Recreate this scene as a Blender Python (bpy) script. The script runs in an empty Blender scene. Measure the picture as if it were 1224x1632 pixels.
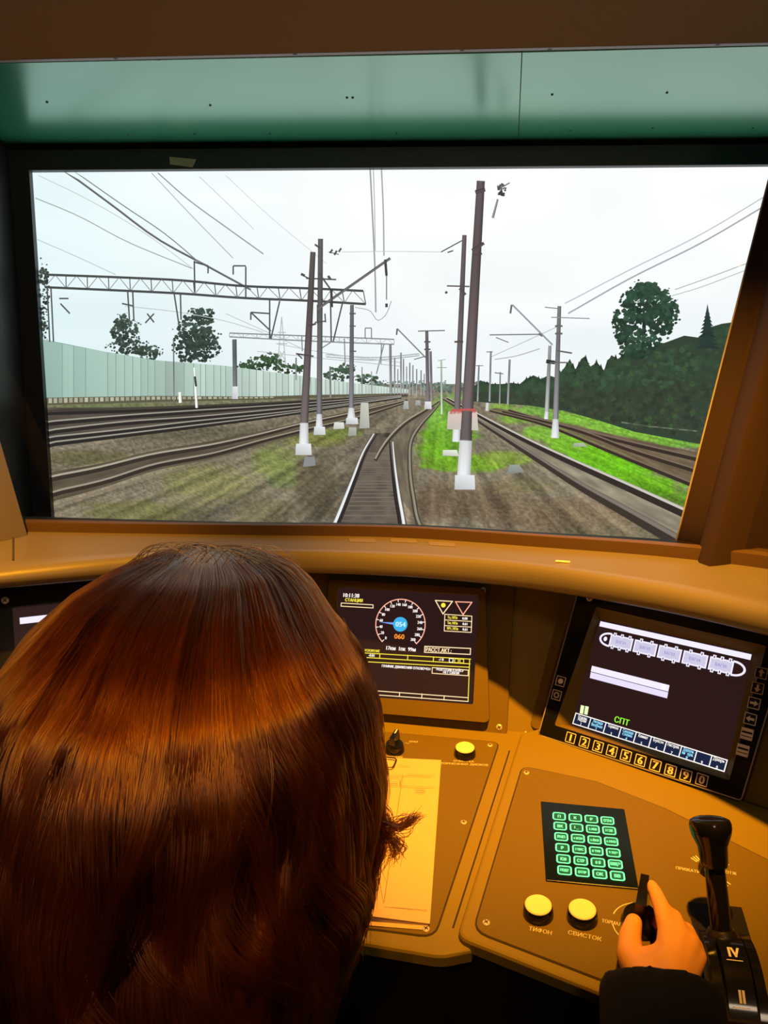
import bpy, math, random
import numpy as np
from mathutils import Vector, Matrix

# ------------------------------------------------------------------ camera, world, lights, exposure
scene = bpy.context.scene
COL = scene.collection
EYE = 1.45                                  # eye height of the photographer above the cab floor
F = 1226.0                                  # focal length for a 1224 px wide frame
PITCH, ROLL = math.radians(7.5), math.radians(0.45)
cam_data = bpy.data.cameras.new('camera')
cam_data.sensor_fit = 'HORIZONTAL'; cam_data.sensor_width = 36.0
cam_data.lens = 36.0 * F / 1224.0
cam_data.clip_start = 0.02; cam_data.clip_end = 50
cam = bpy.data.objects.new('camera', cam_data); COL.objects.link(cam)
cam.location = (0, 0, EYE)
cam.rotation_mode = 'QUATERNION'
cam.rotation_quaternion = (Matrix.Rotation(math.pi / 2 - PITCH, 4, 'X') @ Matrix.Rotation(-ROLL, 4, 'Z')).to_quaternion()
scene.camera = cam

world = bpy.data.worlds.new('world'); scene.world = world; world.use_nodes = True
world.node_tree.nodes['Background'].inputs[0].default_value = (0.9, 0.62, 0.4, 1)
world.node_tree.nodes['Background'].inputs[1].default_value = 0.012

def spot(name, loc, target, power, color, size, blend, radius):
    d = bpy.data.lights.new(name, 'SPOT'); d.energy = power; d.color = color
    d.spot_size = math.radians(size); d.spot_blend = blend; d.shadow_soft_size = radius
    o = bpy.data.objects.new(name, d); COL.objects.link(o)
    o.location = (loc[0], loc[1], loc[2] + EYE)
    o.rotation_euler = (Vector(target) - Vector(loc)).to_track_quat('-Z', 'Y').to_euler()
    return o
WARM = (1.0, 0.40, 0.02)
spot('console_spot_light', (0.23, 0.60, 0.70), (0.25, 1.16, -0.45), 205.0, WARM, 56, 1.0, 0.018)
spot('console_spot_light', (-0.55, 0.66, 0.70), (-0.62, 1.12, -0.3), 150.0, WARM, 52, 1.0, 0.018)
spot('cab_ceiling_light', (0.02, -0.30, 0.65), (-0.13, 0.45, -0.24), 36.0, WARM, 28, 0.9, 0.03)
fill = bpy.data.objects.new('dim_cab_light', bpy.data.lights.new('dim_cab_light', 'POINT')); COL.objects.link(fill)  # added fill without a fixture, lifts the header and shaded fascia
fill.location = (0.35, -0.7, 0.55 + EYE); fill.data.energy = 8.0; fill.data.color = (1.0, 0.76, 0.52); fill.data.shadow_soft_size = 0.12

scene.view_settings.view_transform = 'Standard'; scene.view_settings.look = 'None'
scene.view_settings.gamma = 1.0; scene.view_settings.use_curve_mapping = False
scene.view_settings.exposure = 0.0
scene.cycles.max_bounces = 6; scene.cycles.caustics_reflective = False; scene.cycles.caustics_refractive = False

# ------------------------------------------------------------------ surveying helpers (camera-centred metres)
rng = np.random.default_rng(7); random.seed(7)
def ray(px, py):
    u, v = (px - 612) / F, -(py - 816) / F
    c, s = math.cos(ROLL), math.sin(ROLL)
    u, v = u * c + v * s, -u * s + v * c
    return np.array([u, math.cos(PITCH) + v * math.sin(PITCH), -math.sin(PITCH) + v * math.cos(PITCH)])
def az(y):
    y = math.radians(y); return np.array([math.sin(y), math.cos(y), 0.0])
ZUP = np.array([0, 0, 1.0])
class Frame:
    """A flat working plane in the cab: origin, right axis U, up-slope axis V, normal N."""
    def __init__(s, o, u, n):
        s.o = np.array(o, float); s.n = np.array(n, float) / np.linalg.norm(n)
        u = np.array(u, float); u -= s.n * u.dot(s.n); s.u = u / np.linalg.norm(u)
        s.v = np.cross(s.n, s.u)
    def at(s, u, v, w=0.0): return s.o + s.u * u + s.v * v + s.n * w
    def px(s, x, y, w=0.0):
        d = ray(x, y); t = (s.o + s.n * w).dot(s.n) / d.dot(s.n); return d * t
    def uv(s, x, y, w=0.0):
        q = s.px(x, y, w) - s.o; return (q.dot(s.u), q.dot(s.v))
def right_of(yaw): return np.array([math.cos(math.radians(yaw)), -math.sin(math.radians(yaw)), 0])
def desk_frame(p, yaw, tilt):
    t = math.radians(tilt); return Frame(p, right_of(yaw), ZUP * math.cos(t) - az(yaw) * math.sin(t))
def wall_frame(p, yaw, lean):
    t = math.radians(lean); return Frame(p, right_of(yaw), -az(yaw) * math.cos(t) + ZUP * math.sin(t))

d0 = ray(690, 1475)
DESK = desk_frame(d0 * (0.79 / d0[1]), 6, 10)                 # centre of the desk, sloping 10 degrees
FASC = wall_frame(DESK.px(800, 1169), 12, 20)                  # fascia that carries the centre monitor
WING = desk_frame(DESK.px(830, 1165) * 0.985, 20, 10)          # right wing of the desk, turned to the driver
MON = wall_frame(WING.px(862, 1170), 38.2, 25)                 # face of the right monitor
SCR_Y = 1.60
SCR = Frame((0, SCR_Y, 0), (1, 0, 0), (0, -1, 0))              # the big video screen
def hplane(z): return Frame((0, 0, z), (1, 0, 0), (0, 0, 1))

# ------------------------------------------------------------------ materials
def lin(c):
    c = np.asarray(c, float) / 255.0
    return np.where(c <= 0.04045, c / 12.92, ((c + 0.055) / 1.055) ** 2.4)
M = {}
def mat(name, color, rough=0.5, metal=0.0, var=0.0, scale=60.0, bump=0.0, spec=0.5, emit=None, emit_s=1.0, coat=0.0, trans=0.0):
    m = bpy.data.materials.new(name); m.use_nodes = True; nt = m.node_tree
    b = nt.nodes['Principled BSDF']
    b.inputs['Base Color'].default_value = (*color, 1); b.inputs['Roughness'].default_value = rough
    b.inputs['Metallic'].default_value = metal; b.inputs['Specular IOR Level'].default_value = spec
    b.inputs['Coat Weight'].default_value = coat
    if emit is not None:
        b.inputs['Emission Color'].default_value = (*emit, 1); b.inputs['Emission Strength'].default_value = emit_s
    if var or bump:
        tc = nt.nodes.new('ShaderNodeTexCoord'); nz = nt.nodes.new('ShaderNodeTexNoise')
        nz.inputs['Scale'].default_value = scale; nz.inputs['Detail'].default_value = 5
        nt.links.new(tc.outputs['Object'], nz.inputs['Vector'])
        if var:
            mx = nt.nodes.new('ShaderNodeMix'); mx.data_type = 'RGBA'
            mx.inputs[6].default_value = tuple(c * (1 - var) for c in color) + (1,)
            mx.inputs[7].default_value = tuple(min(1, c * (1 + var)) for c in color) + (1,)
            nt.links.new(nz.outputs['Fac'], mx.inputs[0]); nt.links.new(mx.outputs[2], b.inputs['Base Color'])
        if bump:
            bp = nt.nodes.new('ShaderNodeBump'); bp.inputs['Strength'].default_value = bump; bp.inputs['Distance'].default_value = 0.001
            nt.links.new(nz.outputs['Fac'], bp.inputs['Height']); nt.links.new(bp.outputs[0], b.inputs['Normal'])
    M[name] = m; return m
mat('desk_paint', (0.25, 0.18, 0.02), 0.52, var=0.08, scale=900, bump=0.12, spec=0.22)
mat('plate_paint', (0.165, 0.112, 0.011), 0.52, var=0.08, scale=900, bump=0.12, spec=0.2)
mat('ledge_paint', (0.135, 0.118, 0.11), 0.36, var=0.05, scale=500, bump=0.08)
mat('sill_paint', (0.07, 0.04, 0.027), 0.45, var=0.1, scale=300)
mat('pillar_paint', (0.030, 0.017, 0.013), 0.65, var=0.06, scale=300, bump=0.05, spec=0.15)
mat('trim_light', (0.34, 0.31, 0.28), 0.4)
mat('black_plastic', (0.012, 0.011, 0.011), 0.35, bump=0.05, scale=800)
mat('gloss_black', (0.008, 0.008, 0.008), 0.12)
mat('black_cloth', (0.005, 0.0045, 0.005), 0.9, var=0.3, scale=200, bump=0.4)
mat('bezel_grey', (0.045, 0.044, 0.050), 0.5, var=0.2, scale=90)
mat('box_black', (0.016, 0.016, 0.019), 0.38, var=0.3, scale=12)
mat('soffit', (0.06, 0.40, 0.20), 0.24, var=0.06, scale=5)
M['soffit'].node_tree.nodes['Principled BSDF'].inputs['IOR'].default_value = 3.3
M['soffit'].node_tree.nodes['Principled BSDF'].inputs['Specular Tint'].default_value = (0.72, 1.0, 0.84, 1)
mat('header_paint', (0.46, 0.40, 0.30), 0.6, var=0.08, scale=400, bump=0.1)
mat('cab_wall', (0.22, 0.15, 0.10), 0.6, var=0.1, scale=8)
mat('floor_vinyl', (0.03, 0.028, 0.026), 0.6, var=0.3, scale=30)
mat('screw_metal', (0.80, 0.70, 0.58), 0.45, metal=0.4)
mat('screw_slot', (0.03, 0.02, 0.015), 0.6)
mat('groove', (0.03, 0.022, 0.016), 0.8)
mat('cap_yellow', (0.92, 0.74, 0.26), 0.4, emit=(1.0, 0.55, 0.07), emit_s=0.3)
mat('print_white', (0.92, 0.86, 0.74), 0.6)
mat('paper', (0.72, 0.51, 0.32), 0.8, var=0.03, scale=40)
mat('paper_ink', (0.22, 0.17, 0.12), 0.9)
mat('tape', (0.85, 0.62, 0.45), 0.7, var=0.1, scale=50)
mat('skin', (0.92, 0.42, 0.08), 0.5, var=0.06, scale=120, bump=0.15)
mat('hair_under', (0.018, 0.008, 0.004), 0.7)
mat('glass_dark', (0.010, 0.008, 0.010), 0.18, emit=(0.030, 0.012, 0.011), emit_s=0.8)  # faint brown glow stands in for warm light reflected on the screens
mat('keypad_glass', (0.004, 0.008, 0.005), 0.25, spec=0.2)
mat('key_face', (0.004, 0.02, 0.01), 0.4, emit=(0.0, 0.11, 0.03), emit_s=1.0)
mat('key_light', (0.1, 0.4, 0.2), 0.5, emit=(0.10, 1.0, 0.40), emit_s=1.4)
mat('seat_cloth', (0.05, 0.045, 0.05), 0.9, var=0.3, scale=150, bump=0.3)
mat('wire_dark', (0.05, 0.035, 0.03), 0.35, metal=0.7)
mat('mirror_mark', (0.16, 0.13, 0.11), 0.5)

def picture_material(name, strength, sampling):
    """What a display shows: colour stored on the mesh, given off as light by the screen."""
    m = bpy.data.materials.new(name); m.use_nodes = True; nt = m.node_tree
    b = nt.nodes['Principled BSDF']; b.inputs['Base Color'].default_value = (0.01, 0.01, 0.012, 1)
    b.inputs['Roughness'].default_value = 0.35; b.inputs['Specular IOR Level'].default_value = 0.25
    a = nt.nodes.new('ShaderNodeAttribute'); a.attribute_name = 'col'
    nt.links.new(a.outputs['Color'], b.inputs['Emission Color']); b.inputs['Emission Strength'].default_value = strength
    m.cycles.emission_sampling = sampling
    M[name] = m; return m
picture_material('video_sky', 1.07, 'FRONT')
picture_material('video', 1.07, 'NONE')
picture_material('display_ui', 1.15, 'NONE')

# ------------------------------------------------------------------ mesh building
WL = {}
class MB:
    def __init__(s): s.v = []; s.f = []; s.c = []; s.smooth = []
    def add(s, vs, fs, col=None, smooth=False):
        b = len(s.v); s.v.extend([tuple(map(float, p)) for p in vs])
        for f in fs: s.f.append([b + i for i in f]); s.smooth.append(smooth)
        if col is None: col = [(1, 1, 1)] * len(vs)
        elif np.ndim(col) == 1: col = [tuple(col)] * len(vs)
        s.c.extend([tuple(k) for k in col]); return s
    def box(s, c, ex, ey, ez, col=None):
        c, ex, ey, ez = (np.array(k, float) for k in (c, ex, ey, ez))
        vs = [c + a * ex + b * ey + d * ez for d in (-1, 1) for b in (-1, 1) for a in (-1, 1)]
        return s.add(vs, [(0, 2, 3, 1), (4, 5, 7, 6), (0, 1, 5, 4), (2, 6, 7, 3), (0, 4, 6, 2), (1, 3, 7, 5)], col)
    def plate(s, fr, pts, w0, w1, bev=0.0):
        """Prism of a uv outline on a frame, with a bevelled upper edge."""
        n = len(pts); P = np.array(pts, float)
        area = 0.5 * sum(P[i][0] * P[(i + 1) % n][1] - P[(i + 1) % n][0] * P[i][1] for i in range(n))
        if area < 0: P = P[::-1]
        rings = [(P, w0)]
        if bev > 0:
            t = np.roll(P, -1, 0) - np.roll(P, 1, 0); t /= np.linalg.norm(t, axis=1)[:, None] + 1e-9
            nrm = np.stack([-t[:, 1], t[:, 0]], 1)
            sg = 1 if w1 > w0 else -1
            rings += [(P, w1 - bev * sg), (P + nrm * bev * 0.35, w1 - bev * 0.3 * sg), (P + nrm * bev, w1)]
        else: rings.append((P, w1))
        vs = [fr.at(q[0], q[1], w) for R, w in rings for q in R]; fs = [list(range(n))[::-1]]
        for k in range(len(rings) - 1):
            for i in range(n):
                j = (i + 1) % n; fs.append((k * n + i, k * n + j, (k + 1) * n + j, (k + 1) * n + i))
        fs.append([(len(rings) - 1) * n + i for i in range(n)])
        return s.add(vs, fs)
    def frame_plate(s, fr, outer, inner, w0, w1):
        """Flat ring between two outlines with the same number of points, with depth."""
        n = len(outer); vs = []; fs = []
        for w in (w0, w1):
            vs += [fr.at(q[0], q[1], w) for q in outer] + [fr.at(q[0], q[1], w) for q in inner]
        for i in range(n):
            j = (i + 1) % n
            fs += [(2 * n + i, 2 * n + j, 3 * n + j, 3 * n + i), (j, i, n + i, n + j), (i, j, 2 * n + j, 2 * n + i), (n + j, n + i, 3 * n + i, 3 * n + j)]
        return s.add(vs, fs)
    def tube(s, pts, r, n=8, col=None, cap=True):
        P = np.array(pts, float); m = len(P); R = [r] * m if np.ndim(r) == 0 else list(r)
        T = np.gradient(P, axis=0); T /= np.linalg.norm(T, axis=1)[:, None] + 1e-12
        a = np.array([0, 0, 1.0]) if abs(T[0][2]) < 0.9 else np.array([1.0, 0, 0])
        vs = []
        for i in range(m):
            a = a - T[i] * a.dot(T[i]); a /= np.linalg.norm(a); b = np.cross(T[i], a)
            vs += [P[i] + R[i] * (math.cos(2 * math.pi * k / n) * a + math.sin(2 * math.pi * k / n) * b) for k in range(n)]
        fs = [(i * n + k, i * n + (k + 1) % n, (i + 1) * n + (k + 1) % n, (i + 1) * n + k) for i in range(m - 1) for k in range(n)]
        if cap: fs += [list(range(n))[::-1], [(m - 1) * n + k for k in range(n)]]
        return s.add(vs, fs, col, True)
    def lathe(s, o, axis, prof, n=24, ref=None):
        """prof: list of (radius, height along the axis)."""
        o = np.array(o, float); ax = np.array(axis, float); ax /= np.linalg.norm(ax)
        a = np.array(ref if ref is not None else ((1, 0, 0) if abs(ax[0]) < 0.8 else (0, 1, 0)), float)
        a -= ax * a.dot(ax); a /= np.linalg.norm(a); b = np.cross(ax, a)
        vs = [o + ax * h + r * (math.cos(2 * math.pi * k / n) * a + math.sin(2 * math.pi * k / n) * b) for r, h in prof for k in range(n)]
        m = len(prof)
        fs = [(i * n + k, i * n + (k + 1) % n, (i + 1) * n + (k + 1) % n, (i + 1) * n + k) for i in range(m - 1) for k in range(n)]
        fs += [list(range(n))[::-1], [(m - 1) * n + k for k in range(n)]]
        return s.add(vs, fs, None, True)
    def build(s, name, material, parent=None, label=None, cat=None, group=None, kind=None, sharp=35):
        me = bpy.data.meshes.new(name); base = WL[parent.name] if parent else np.zeros(3)
        V = np.array(s.v) + np.array([0, 0, EYE]) - base
        me.from_pydata(V.tolist(), [], s.f)
        if material in ('display_ui', 'video', 'video_sky'):
            at = me.color_attributes.new('col', 'FLOAT_COLOR', 'POINT')
            at.data.foreach_set('color', np.c_[np.array(s.c), np.ones(len(s.c))].astype(np.float32).ravel())
        if any(s.smooth):
            me.polygons.foreach_set('use_smooth', [True] * len(s.f)); me.set_sharp_from_angle(angle=math.radians(sharp))
        me.materials.append(M[material]); me.update()
        o = bpy.data.objects.new(name, me); COL.objects.link(o)
        if parent: o.parent = parent
        WL[o.name] = base
        return tag(o, label, cat, group, kind)
def tag(o, label=None, cat=None, group=None, kind=None):
    for k, val in (('label', label), ('category', cat), ('group', group), ('kind', kind)):
        if val: o[k] = val
    return o
def thing(name, loc, label, cat, group=None):
    o = bpy.data.objects.new(name, None); COL.objects.link(o); o.empty_display_size = 0.05
    p = np.array(loc, float) + np.array([0, 0, EYE]); o.location = p; WL[o.name] = p
    return tag(o, label, cat, group)
def rounded(pts, r, seg=4):
    P = [np.array(p, float) for p in pts]; out = []; n = len(P)
    for i in range(n):
        a, b, c = P[i - 1], P[i], P[(i + 1) % n]; rr = r[i] if np.ndim(r) else r
        if rr <= 0: out.append(tuple(b)); continue
        d1 = (a - b) / np.linalg.norm(a - b); d2 = (c - b) / np.linalg.norm(c - b)
        rr = min(rr, 0.45 * np.linalg.norm(a - b), 0.45 * np.linalg.norm(c - b))
        p, q = b + d1 * rr, b + d2 * rr
        for k in range(seg + 1):
            t = k / seg; out.append(tuple((1 - t) ** 2 * p + 2 * t * (1 - t) * b + t * t * q))
    return out
def uvs(fr, pix, w=0.0): return [fr.uv(x, y, w) for x, y in pix]
def grow(pts, d):
    P = np.array(pts, float); n = len(P)
    area = 0.5 * sum(P[i][0] * P[(i + 1) % n][1] - P[(i + 1) % n][0] * P[i][1] for i in range(n))
    t = np.roll(P, -1, 0) - np.roll(P, 1, 0); t /= np.linalg.norm(t, axis=1)[:, None] + 1e-9
    nrm = np.stack([t[:, 1], -t[:, 0]], 1) * (1 if area > 0 else -1)
    return [tuple(q) for q in P + nrm * d]

TXT = {}
def glyphs(body):
    """Triangulated lettering of height about 1, centred on the origin."""
    if body not in TXT:
        cu = bpy.data.curves.new('lettering', 'FONT'); cu.body = body; cu.align_x = 'CENTER'; cu.align_y = 'CENTER'; cu.resolution_u = 2
        ob = bpy.data.objects.new('lettering', cu); COL.objects.link(ob)
        dg = bpy.context.evaluated_depsgraph_get(); ev = ob.evaluated_get(dg); me = ev.to_mesh()
        v = np.array([w.co[:2] for w in me.vertices]) if len(me.vertices) else np.zeros((0, 2)); f = [list(p.vertices) for p in me.polygons]
        ev.to_mesh_clear(); bpy.data.objects.remove(ob); bpy.data.curves.remove(cu)
        if len(v): v = v - (v.max(0) + v.min(0)) / 2
        TXT[body] = (v, f)
    return TXT[body]
def letter(mb, fr, body, u, v, h, w=0.0004, col=None, ang=0.0, sx=1.0, bold=0.0):
    """Write on a frame at uv, cap height about 0.7 h."""
    g, f = glyphs(body)
    if not len(g): return
    ca, sa = math.cos(math.radians(ang)), math.sin(math.radians(ang))
    for dx in ((0,) if not bold else (-bold, bold)):
        q = [(x * h * sx + dx, y * h) for x, y in g]
        mb.add([fr.at(u + x * ca - y * sa, v + x * sa + y * ca, w) for x, y in q], f, col)
def bars(mb, fr, pts, wd, w=0.0004, col=None, closed=False):
    """Flat printed line along uv points."""
    P = [np.array(p, float) for p in pts]
    if closed: P.append(P[0])
    for a, b in zip(P[:-1], P[1:]):
        d = (b - a) / (np.linalg.norm(b - a) + 1e-12); nn = np.array([-d[1], d[0]]) * wd / 2; e = d * wd / 2
        q = [a - e - nn, b + e - nn, b + e + nn, a - e + nn]
        mb.add([fr.at(k[0], k[1], w) for k in q], [(0, 1, 2, 3)], col)
def cross_screw(fr, u, v, parent, r=0.0042, w=0.0, name='screw'):
    mb = MB(); mb.lathe(fr.at(u, v, w), fr.n, [(r, 0), (r, 0.0008), (r * 0.8, 0.0016), (r * 0.45, 0.0018)], 14)
    o = mb.build(name, 'screw_metal', parent)
    return o
def screw_slot(fr, u, v, screw, r=0.0042, w=0.0):
    mb = MB(); a = random.uniform(0, 1.5)
    for k in (0, math.pi / 2):
        dx, dy = math.cos(a + k), math.sin(a + k)
        bars(mb, fr, [(u - dx * r * .5, v - dy * r * .5), (u + dx * r * .5, v + dy * r * .5)], r * 0.3, w + 0.002)
    mb.build('slot', 'screw_slot', screw)

# ================================================================== THE CAB: room shell
def quad(mb, a, b, c, d): mb.add([a, b, c, d], [(0, 1, 2, 3)])
def slab(name, lo, hi, material, label):
    lo, hi = np.array(lo, float), np.array(hi, float); c = (lo + hi) / 2; h = (hi - lo) / 2
    return MB().box(c, (h[0], 0, 0), (0, h[1], 0), (0, 0, h[2])).build(name, material, label=label, kind='structure')
slab('floor', (-1.3, -1.3, -1.50), (1.3, 1.9, -1.45), 'floor_vinyl', 'dark vinyl floor of the simulator cab')
slab('wall_back', (-1.3, -1.3, -1.45), (1.3, -1.25, 0.80), 'cab_wall', 'brown rear wall of the simulator cab')
slab('wall_left', (-1.3, -1.25, -1.45), (-1.25, 1.85, 0.80), 'cab_wall', 'brown left wall of the simulator cab')
slab('wall_right', (1.25, -1.25, -1.45), (1.3, 1.85, 0.80), 'cab_wall', 'brown right wall of the simulator cab')
slab('wall_front', (-1.3, 1.74, -1.45), (1.3, 1.79, 0.80), 'box_black', 'black wall behind the big screen')
slab('ceiling', (-1.3, -1.3, 0.80), (1.3, 1.85, 0.85), 'cab_wall', 'brown ceiling of the simulator cab')

# header over the windscreen opening: an inclined panel, its lower edge a thin light strip
SOF = 0.522
HS = hplane(SOF)
eL, eR = HS.px(0, 95), HS.px(1224, 67)
ed = (eR - eL) / (eR - eL)[0]
hl, hr = eL + ed * (-1.22 - eL[0]), eL + ed * (1.22 - eL[0])
back = np.array([0, -0.20, 0.24])
MB().add([hl, hr, hr + back, hl + back, hl + (0, .012, .004), hr + (0, .012, .004), hr + back + (0, .012, .01), hl + back + (0, .012, .01)],
         [(0, 1, 2, 3), (7, 6, 5, 4), (0, 4, 5, 1), (2, 6, 7, 3), (0, 3, 7, 4), (1, 5, 6, 2)]).build('trim_1', 'header_paint', label='brown header panel above the windscreen opening', kind='structure')
MB().box((hl + hr) / 2 + (0, .004, .0005), (hr - hl) / 2, (0, .004, 0), (0, 0, .0014)).build('trim_2', 'trim_light', label='thin pale edge strip under the brown header panel', kind='structure')

# ceiling sheet of the screen niche: two pale green glossy panels with a seam
zt = 0.0
soffit = thing('niche_ceiling', (0, 1.4, SOF), 'pale green glossy sheet above the screen, in two panels', 'ceiling panel')
s0, s1 = HS.px(832, 82), HS.px(826, 226); sd = (s1 - s0) / (s1 - s0)[1]      # slanting butt joint
s0, s1 = s0 + sd * .004, s1 + sd * (SCR_Y + .05 - s1[1])
for sg in (-1, 1):
    g_ = np.array([.0008 * sg, 0, 0]); xo = 1.2 * sg
    f0, f1, f2, f3 = eL + ed * (xo - eL[0]) + (0, .010, 0), s0 + g_, s1 + g_, np.array([xo, SCR_Y + .05, SOF])
    if sg > 0: f0, f1, f2, f3 = f1, f0, f3, f2
    t = np.array([0, 0, .006])
    MB().add([f0, f1, f2, f3, f0 + t, f1 + t, f2 + t, f3 + t],
             [(3, 2, 1, 0), (4, 5, 6, 7), (0, 1, 5, 4), (2, 3, 7, 6), (1, 2, 6, 5), (3, 0, 4, 7)]).build('panel', 'soffit', soffit)
MB().box((s0 + s1) / 2 + (0, 0, .003), (.0012, 0, 0), (s1 - s0) / 2, (0, 0, .002)).build('seam', 'groove', soffit)
for x, y in ((75, 163), (335, 168), (553, 156), (562, 156), (880, 151), (1063, 148), (205, 214), (310, 213), (430, 213), (632, 212), (908, 208), (1040, 204), (1200, 204)):
    p = HS.px(x, y, -.0005)
    MB().lathe(p, (0, 0, -1), [(.0022, 0), (.0022, .0006), (.0012, .0012)], 8).build('rivet', 'screw_slot', soffit)
for x, y in ((185, 91), (252, 93), (470, 84), (736, 78), (876, 76), (1143, 69)):
    p = HS.px(x, y + 2)
    MB().box(p + (0, -.001, .001), (.003, 0, 0), (0, .002, 0), (0, 0, .002)).build('clip', 'screw_slot', soffit)

# niche sides: black boards left and right of the screen
for sx, nm, lab in ((-1, 'niche_board', 'black glossy side board left of the big screen'), (1, 'niche_board', 'black side board right of the big screen')):
    x = -0.735 if sx < 0 else 0.880
    MB().box((x, 1.475, 0.0), (.006, 0, 0), (0, .165, 0), (0, 0, .52)).build(nm, 'box_black', label=lab, cat='board')

# ================================================================== THE BIG VIDEO SCREEN
# The simulator's screen is itself a flat display: everything in this block is the flat picture it shows,
# laid out in picture coordinates on the plane of the display.
X0, X1, Y1 = -0.691, 0.830, 0.473
Y0 = Y1 - (X1 - X0) * 9 / 16
screen = thing('video_screen', (0.05, SCR_Y, Y0), 'big flat video screen showing railway tracks ahead of the train', 'screen')
MB().box(((X0 + X1) / 2, SCR_Y + .03, (Y0 + Y1) / 2), ((X1 - X0) / 2 + .03, 0, 0), (0, .026, 0), (0, 0, (Y1 - Y0) / 2 + .03)).build('housing', 'bezel_grey', screen)
bz = .038
out = [(X0 - bz, Y0 - bz), (X1 + bz, Y0 - bz), (X1 + bz, Y1 + bz), (X0 - bz, Y1 + bz)]
inn = [(X0, Y0), (X1, Y0), (X1, Y1), (X0, Y1)]
MB().frame_plate(SCR, out, inn, -.004, .016).build('bezel', 'bezel_grey', screen)
p = [SCR.px(x, y, .0165) for x, y in ((270, 250), (313, 254), (307, 267), (271, 262))]
tp = MB(); tp.add(p + [q + (0, -.0006, 0) for q in p], [(0, 1, 2, 3), (7, 6, 5, 4), (0, 4, 5, 1), (1, 5, 6, 2), (2, 6, 7, 3), (3, 7, 4, 0)])
tp.build('masking_tape', 'tape', label='scrap of beige masking tape on the upper bezel', cat='tape')

def clampuv(P):
    P = np.array(P, float); P[:, 0] = P[:, 0].clip(X0, X1); P[:, 1] = P[:, 1].clip(Y0, Y1); return P
LAYER = 0.00025
class Pic(MB):
    """A flat piece of the picture at a given layer of the display."""
    def __init__(s, layer): super().__init__(); s.w = .001 + layer * LAYER
    def place(s, pts):
        q = []
        for x, y in pts:
            d = ray(x, y); t = SCR_Y / d[1]; q.append((d[0] * t, d[2] * t))
        q = clampuv(q); return [(a, SCR_Y - s.w, b) for a, b in q]
    def poly(s, pts, col): return s.add(s.place(pts), [list(range(len(pts)))], lin(col) if np.ndim(col) == 1 else [lin(c) for c in col])
    def strip(s, pts, wd, col, edge=None):
        """Line of varying width; edge = colour of its two sides (a lit centre, darker flanks)."""
        P = np.array(pts, float)[:, :2]; n = len(P)
        W = np.full(n, wd, float) if np.ndim(wd) == 0 else np.interp(np.linspace(0, 1, n), np.linspace(0, 1, len(wd)), wd)
        T = np.gradient(P, axis=0); T /= np.linalg.norm(T, axis=1)[:, None] + 1e-9
        N = np.stack([-T[:, 1], T[:, 0]], 1)
        cols = col if np.ndim(col) == 2 else [col, col]
        cc = np.array([[np.interp(t, np.linspace(0, 1, len(cols)), np.array(cols, float)[:, k]) for k in range(3)] for t in np.linspace(0, 1, n)])
        ee = cc * 0.62 if edge is None else np.array([edge] * n, float)
        vs = []; cl = []
        for i in range(n):
            for k, c in ((-.5, ee[i]), (-.1, cc[i]), (.25, cc[i]), (.5, ee[i] * .5 + cc[i] * .5)):
                vs.append(P[i] + N[i] * W[i] * k); cl.append(lin(np.clip(c, 0, 255)))
        fs = [(i * 4 + k, i * 4 + k + 1, i * 4 + k + 5, i * 4 + k + 4) for i in range(n - 1) for k in range(3)]
        return s.add(s.place(vs), fs, cl)
    def show(s, name, label=None, parent=None, material='video', kind=None):
        return s.build(name, material, parent or screen, label=label, kind=kind)
def spline(pts, n=24):
    P = np.array(pts, float); d = np.r_[0, np.cumsum(np.linalg.norm(np.diff(P[:, :2], axis=0), axis=1))]
    t = np.linspace(0, d[-1], n); out = []
    m = np.gradient(P, d, axis=0) if len(P) > 2 else np.repeat([(P[1] - P[0]) / d[-1]], 2, 0)
    for x in t:
        i = min(np.searchsorted(d, x, 'right') - 1, len(P) - 2); h = d[i + 1] - d[i]; s = (x - d[i]) / h
        out.append((2 * s**3 - 3 * s**2 + 1) * P[i] + (s**3 - 2 * s**2 + s) * h * m[i] + (-2 * s**3 + 3 * s**2) * P[i + 1] + (s**3 - s**2) * h * m[i + 1])
    return np.array(out)
def vnoise(x, y, seed=0):
    """Smooth value noise in 0..1 on arrays."""
    r = np.random.default_rng(seed).random((256, 256)); xi, yi = np.floor(x).astype(int), np.floor(y).astype(int)
    fx, fy = x - xi, y - yi; fx, fy = fx * fx * (3 - 2 * fx), fy * fy * (3 - 2 * fy)
    g = lambda a, b: r[a % 256, b % 256]
    return (g(xi, yi) * (1 - fx) + g(xi + 1, yi) * fx) * (1 - fy) + (g(xi, yi + 1) * (1 - fx) + g(xi + 1, yi + 1) * fx) * fy
def grid(layer, xs, ys, colf):
    gx, gy = np.meshgrid(xs, ys); c = colf(gx, gy).reshape(-1, 3); nx, ny = len(xs), len(ys)
    pic = Pic(layer)
    fs = [(j * nx + i, j * nx + i + 1, (j + 1) * nx + i + 1, (j + 1) * nx + i) for j in range(ny - 1) for i in range(nx - 1)]
    pic.add(pic.place(np.c_[gx.ravel(), gy.ravel()]), fs, lin(np.clip(c, 0, 255))); return pic

def sky_col(x, y):
    base = np.array([250, 252, 253.0]) * np.ones(x.shape + (1,))
    left = np.clip((520 - x) / 480, 0, 1)[..., None]; low = np.clip((y - 380) / 260, 0, 1)[..., None]
    c = base * (1 - .0 * left) + left * np.array([-20, -5, -3]) + low * np.array([-18, -13, -10])
    n = vnoise(x / 120, y / 45, 3)[..., None] - .5; return c + n * np.array([12, 9, 8])
grid(0, np.linspace(40, 1260, 32), np.linspace(240, 660, 18), sky_col).show('sky', 'overcast white sky in the video picture', material='video_sky')

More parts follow.
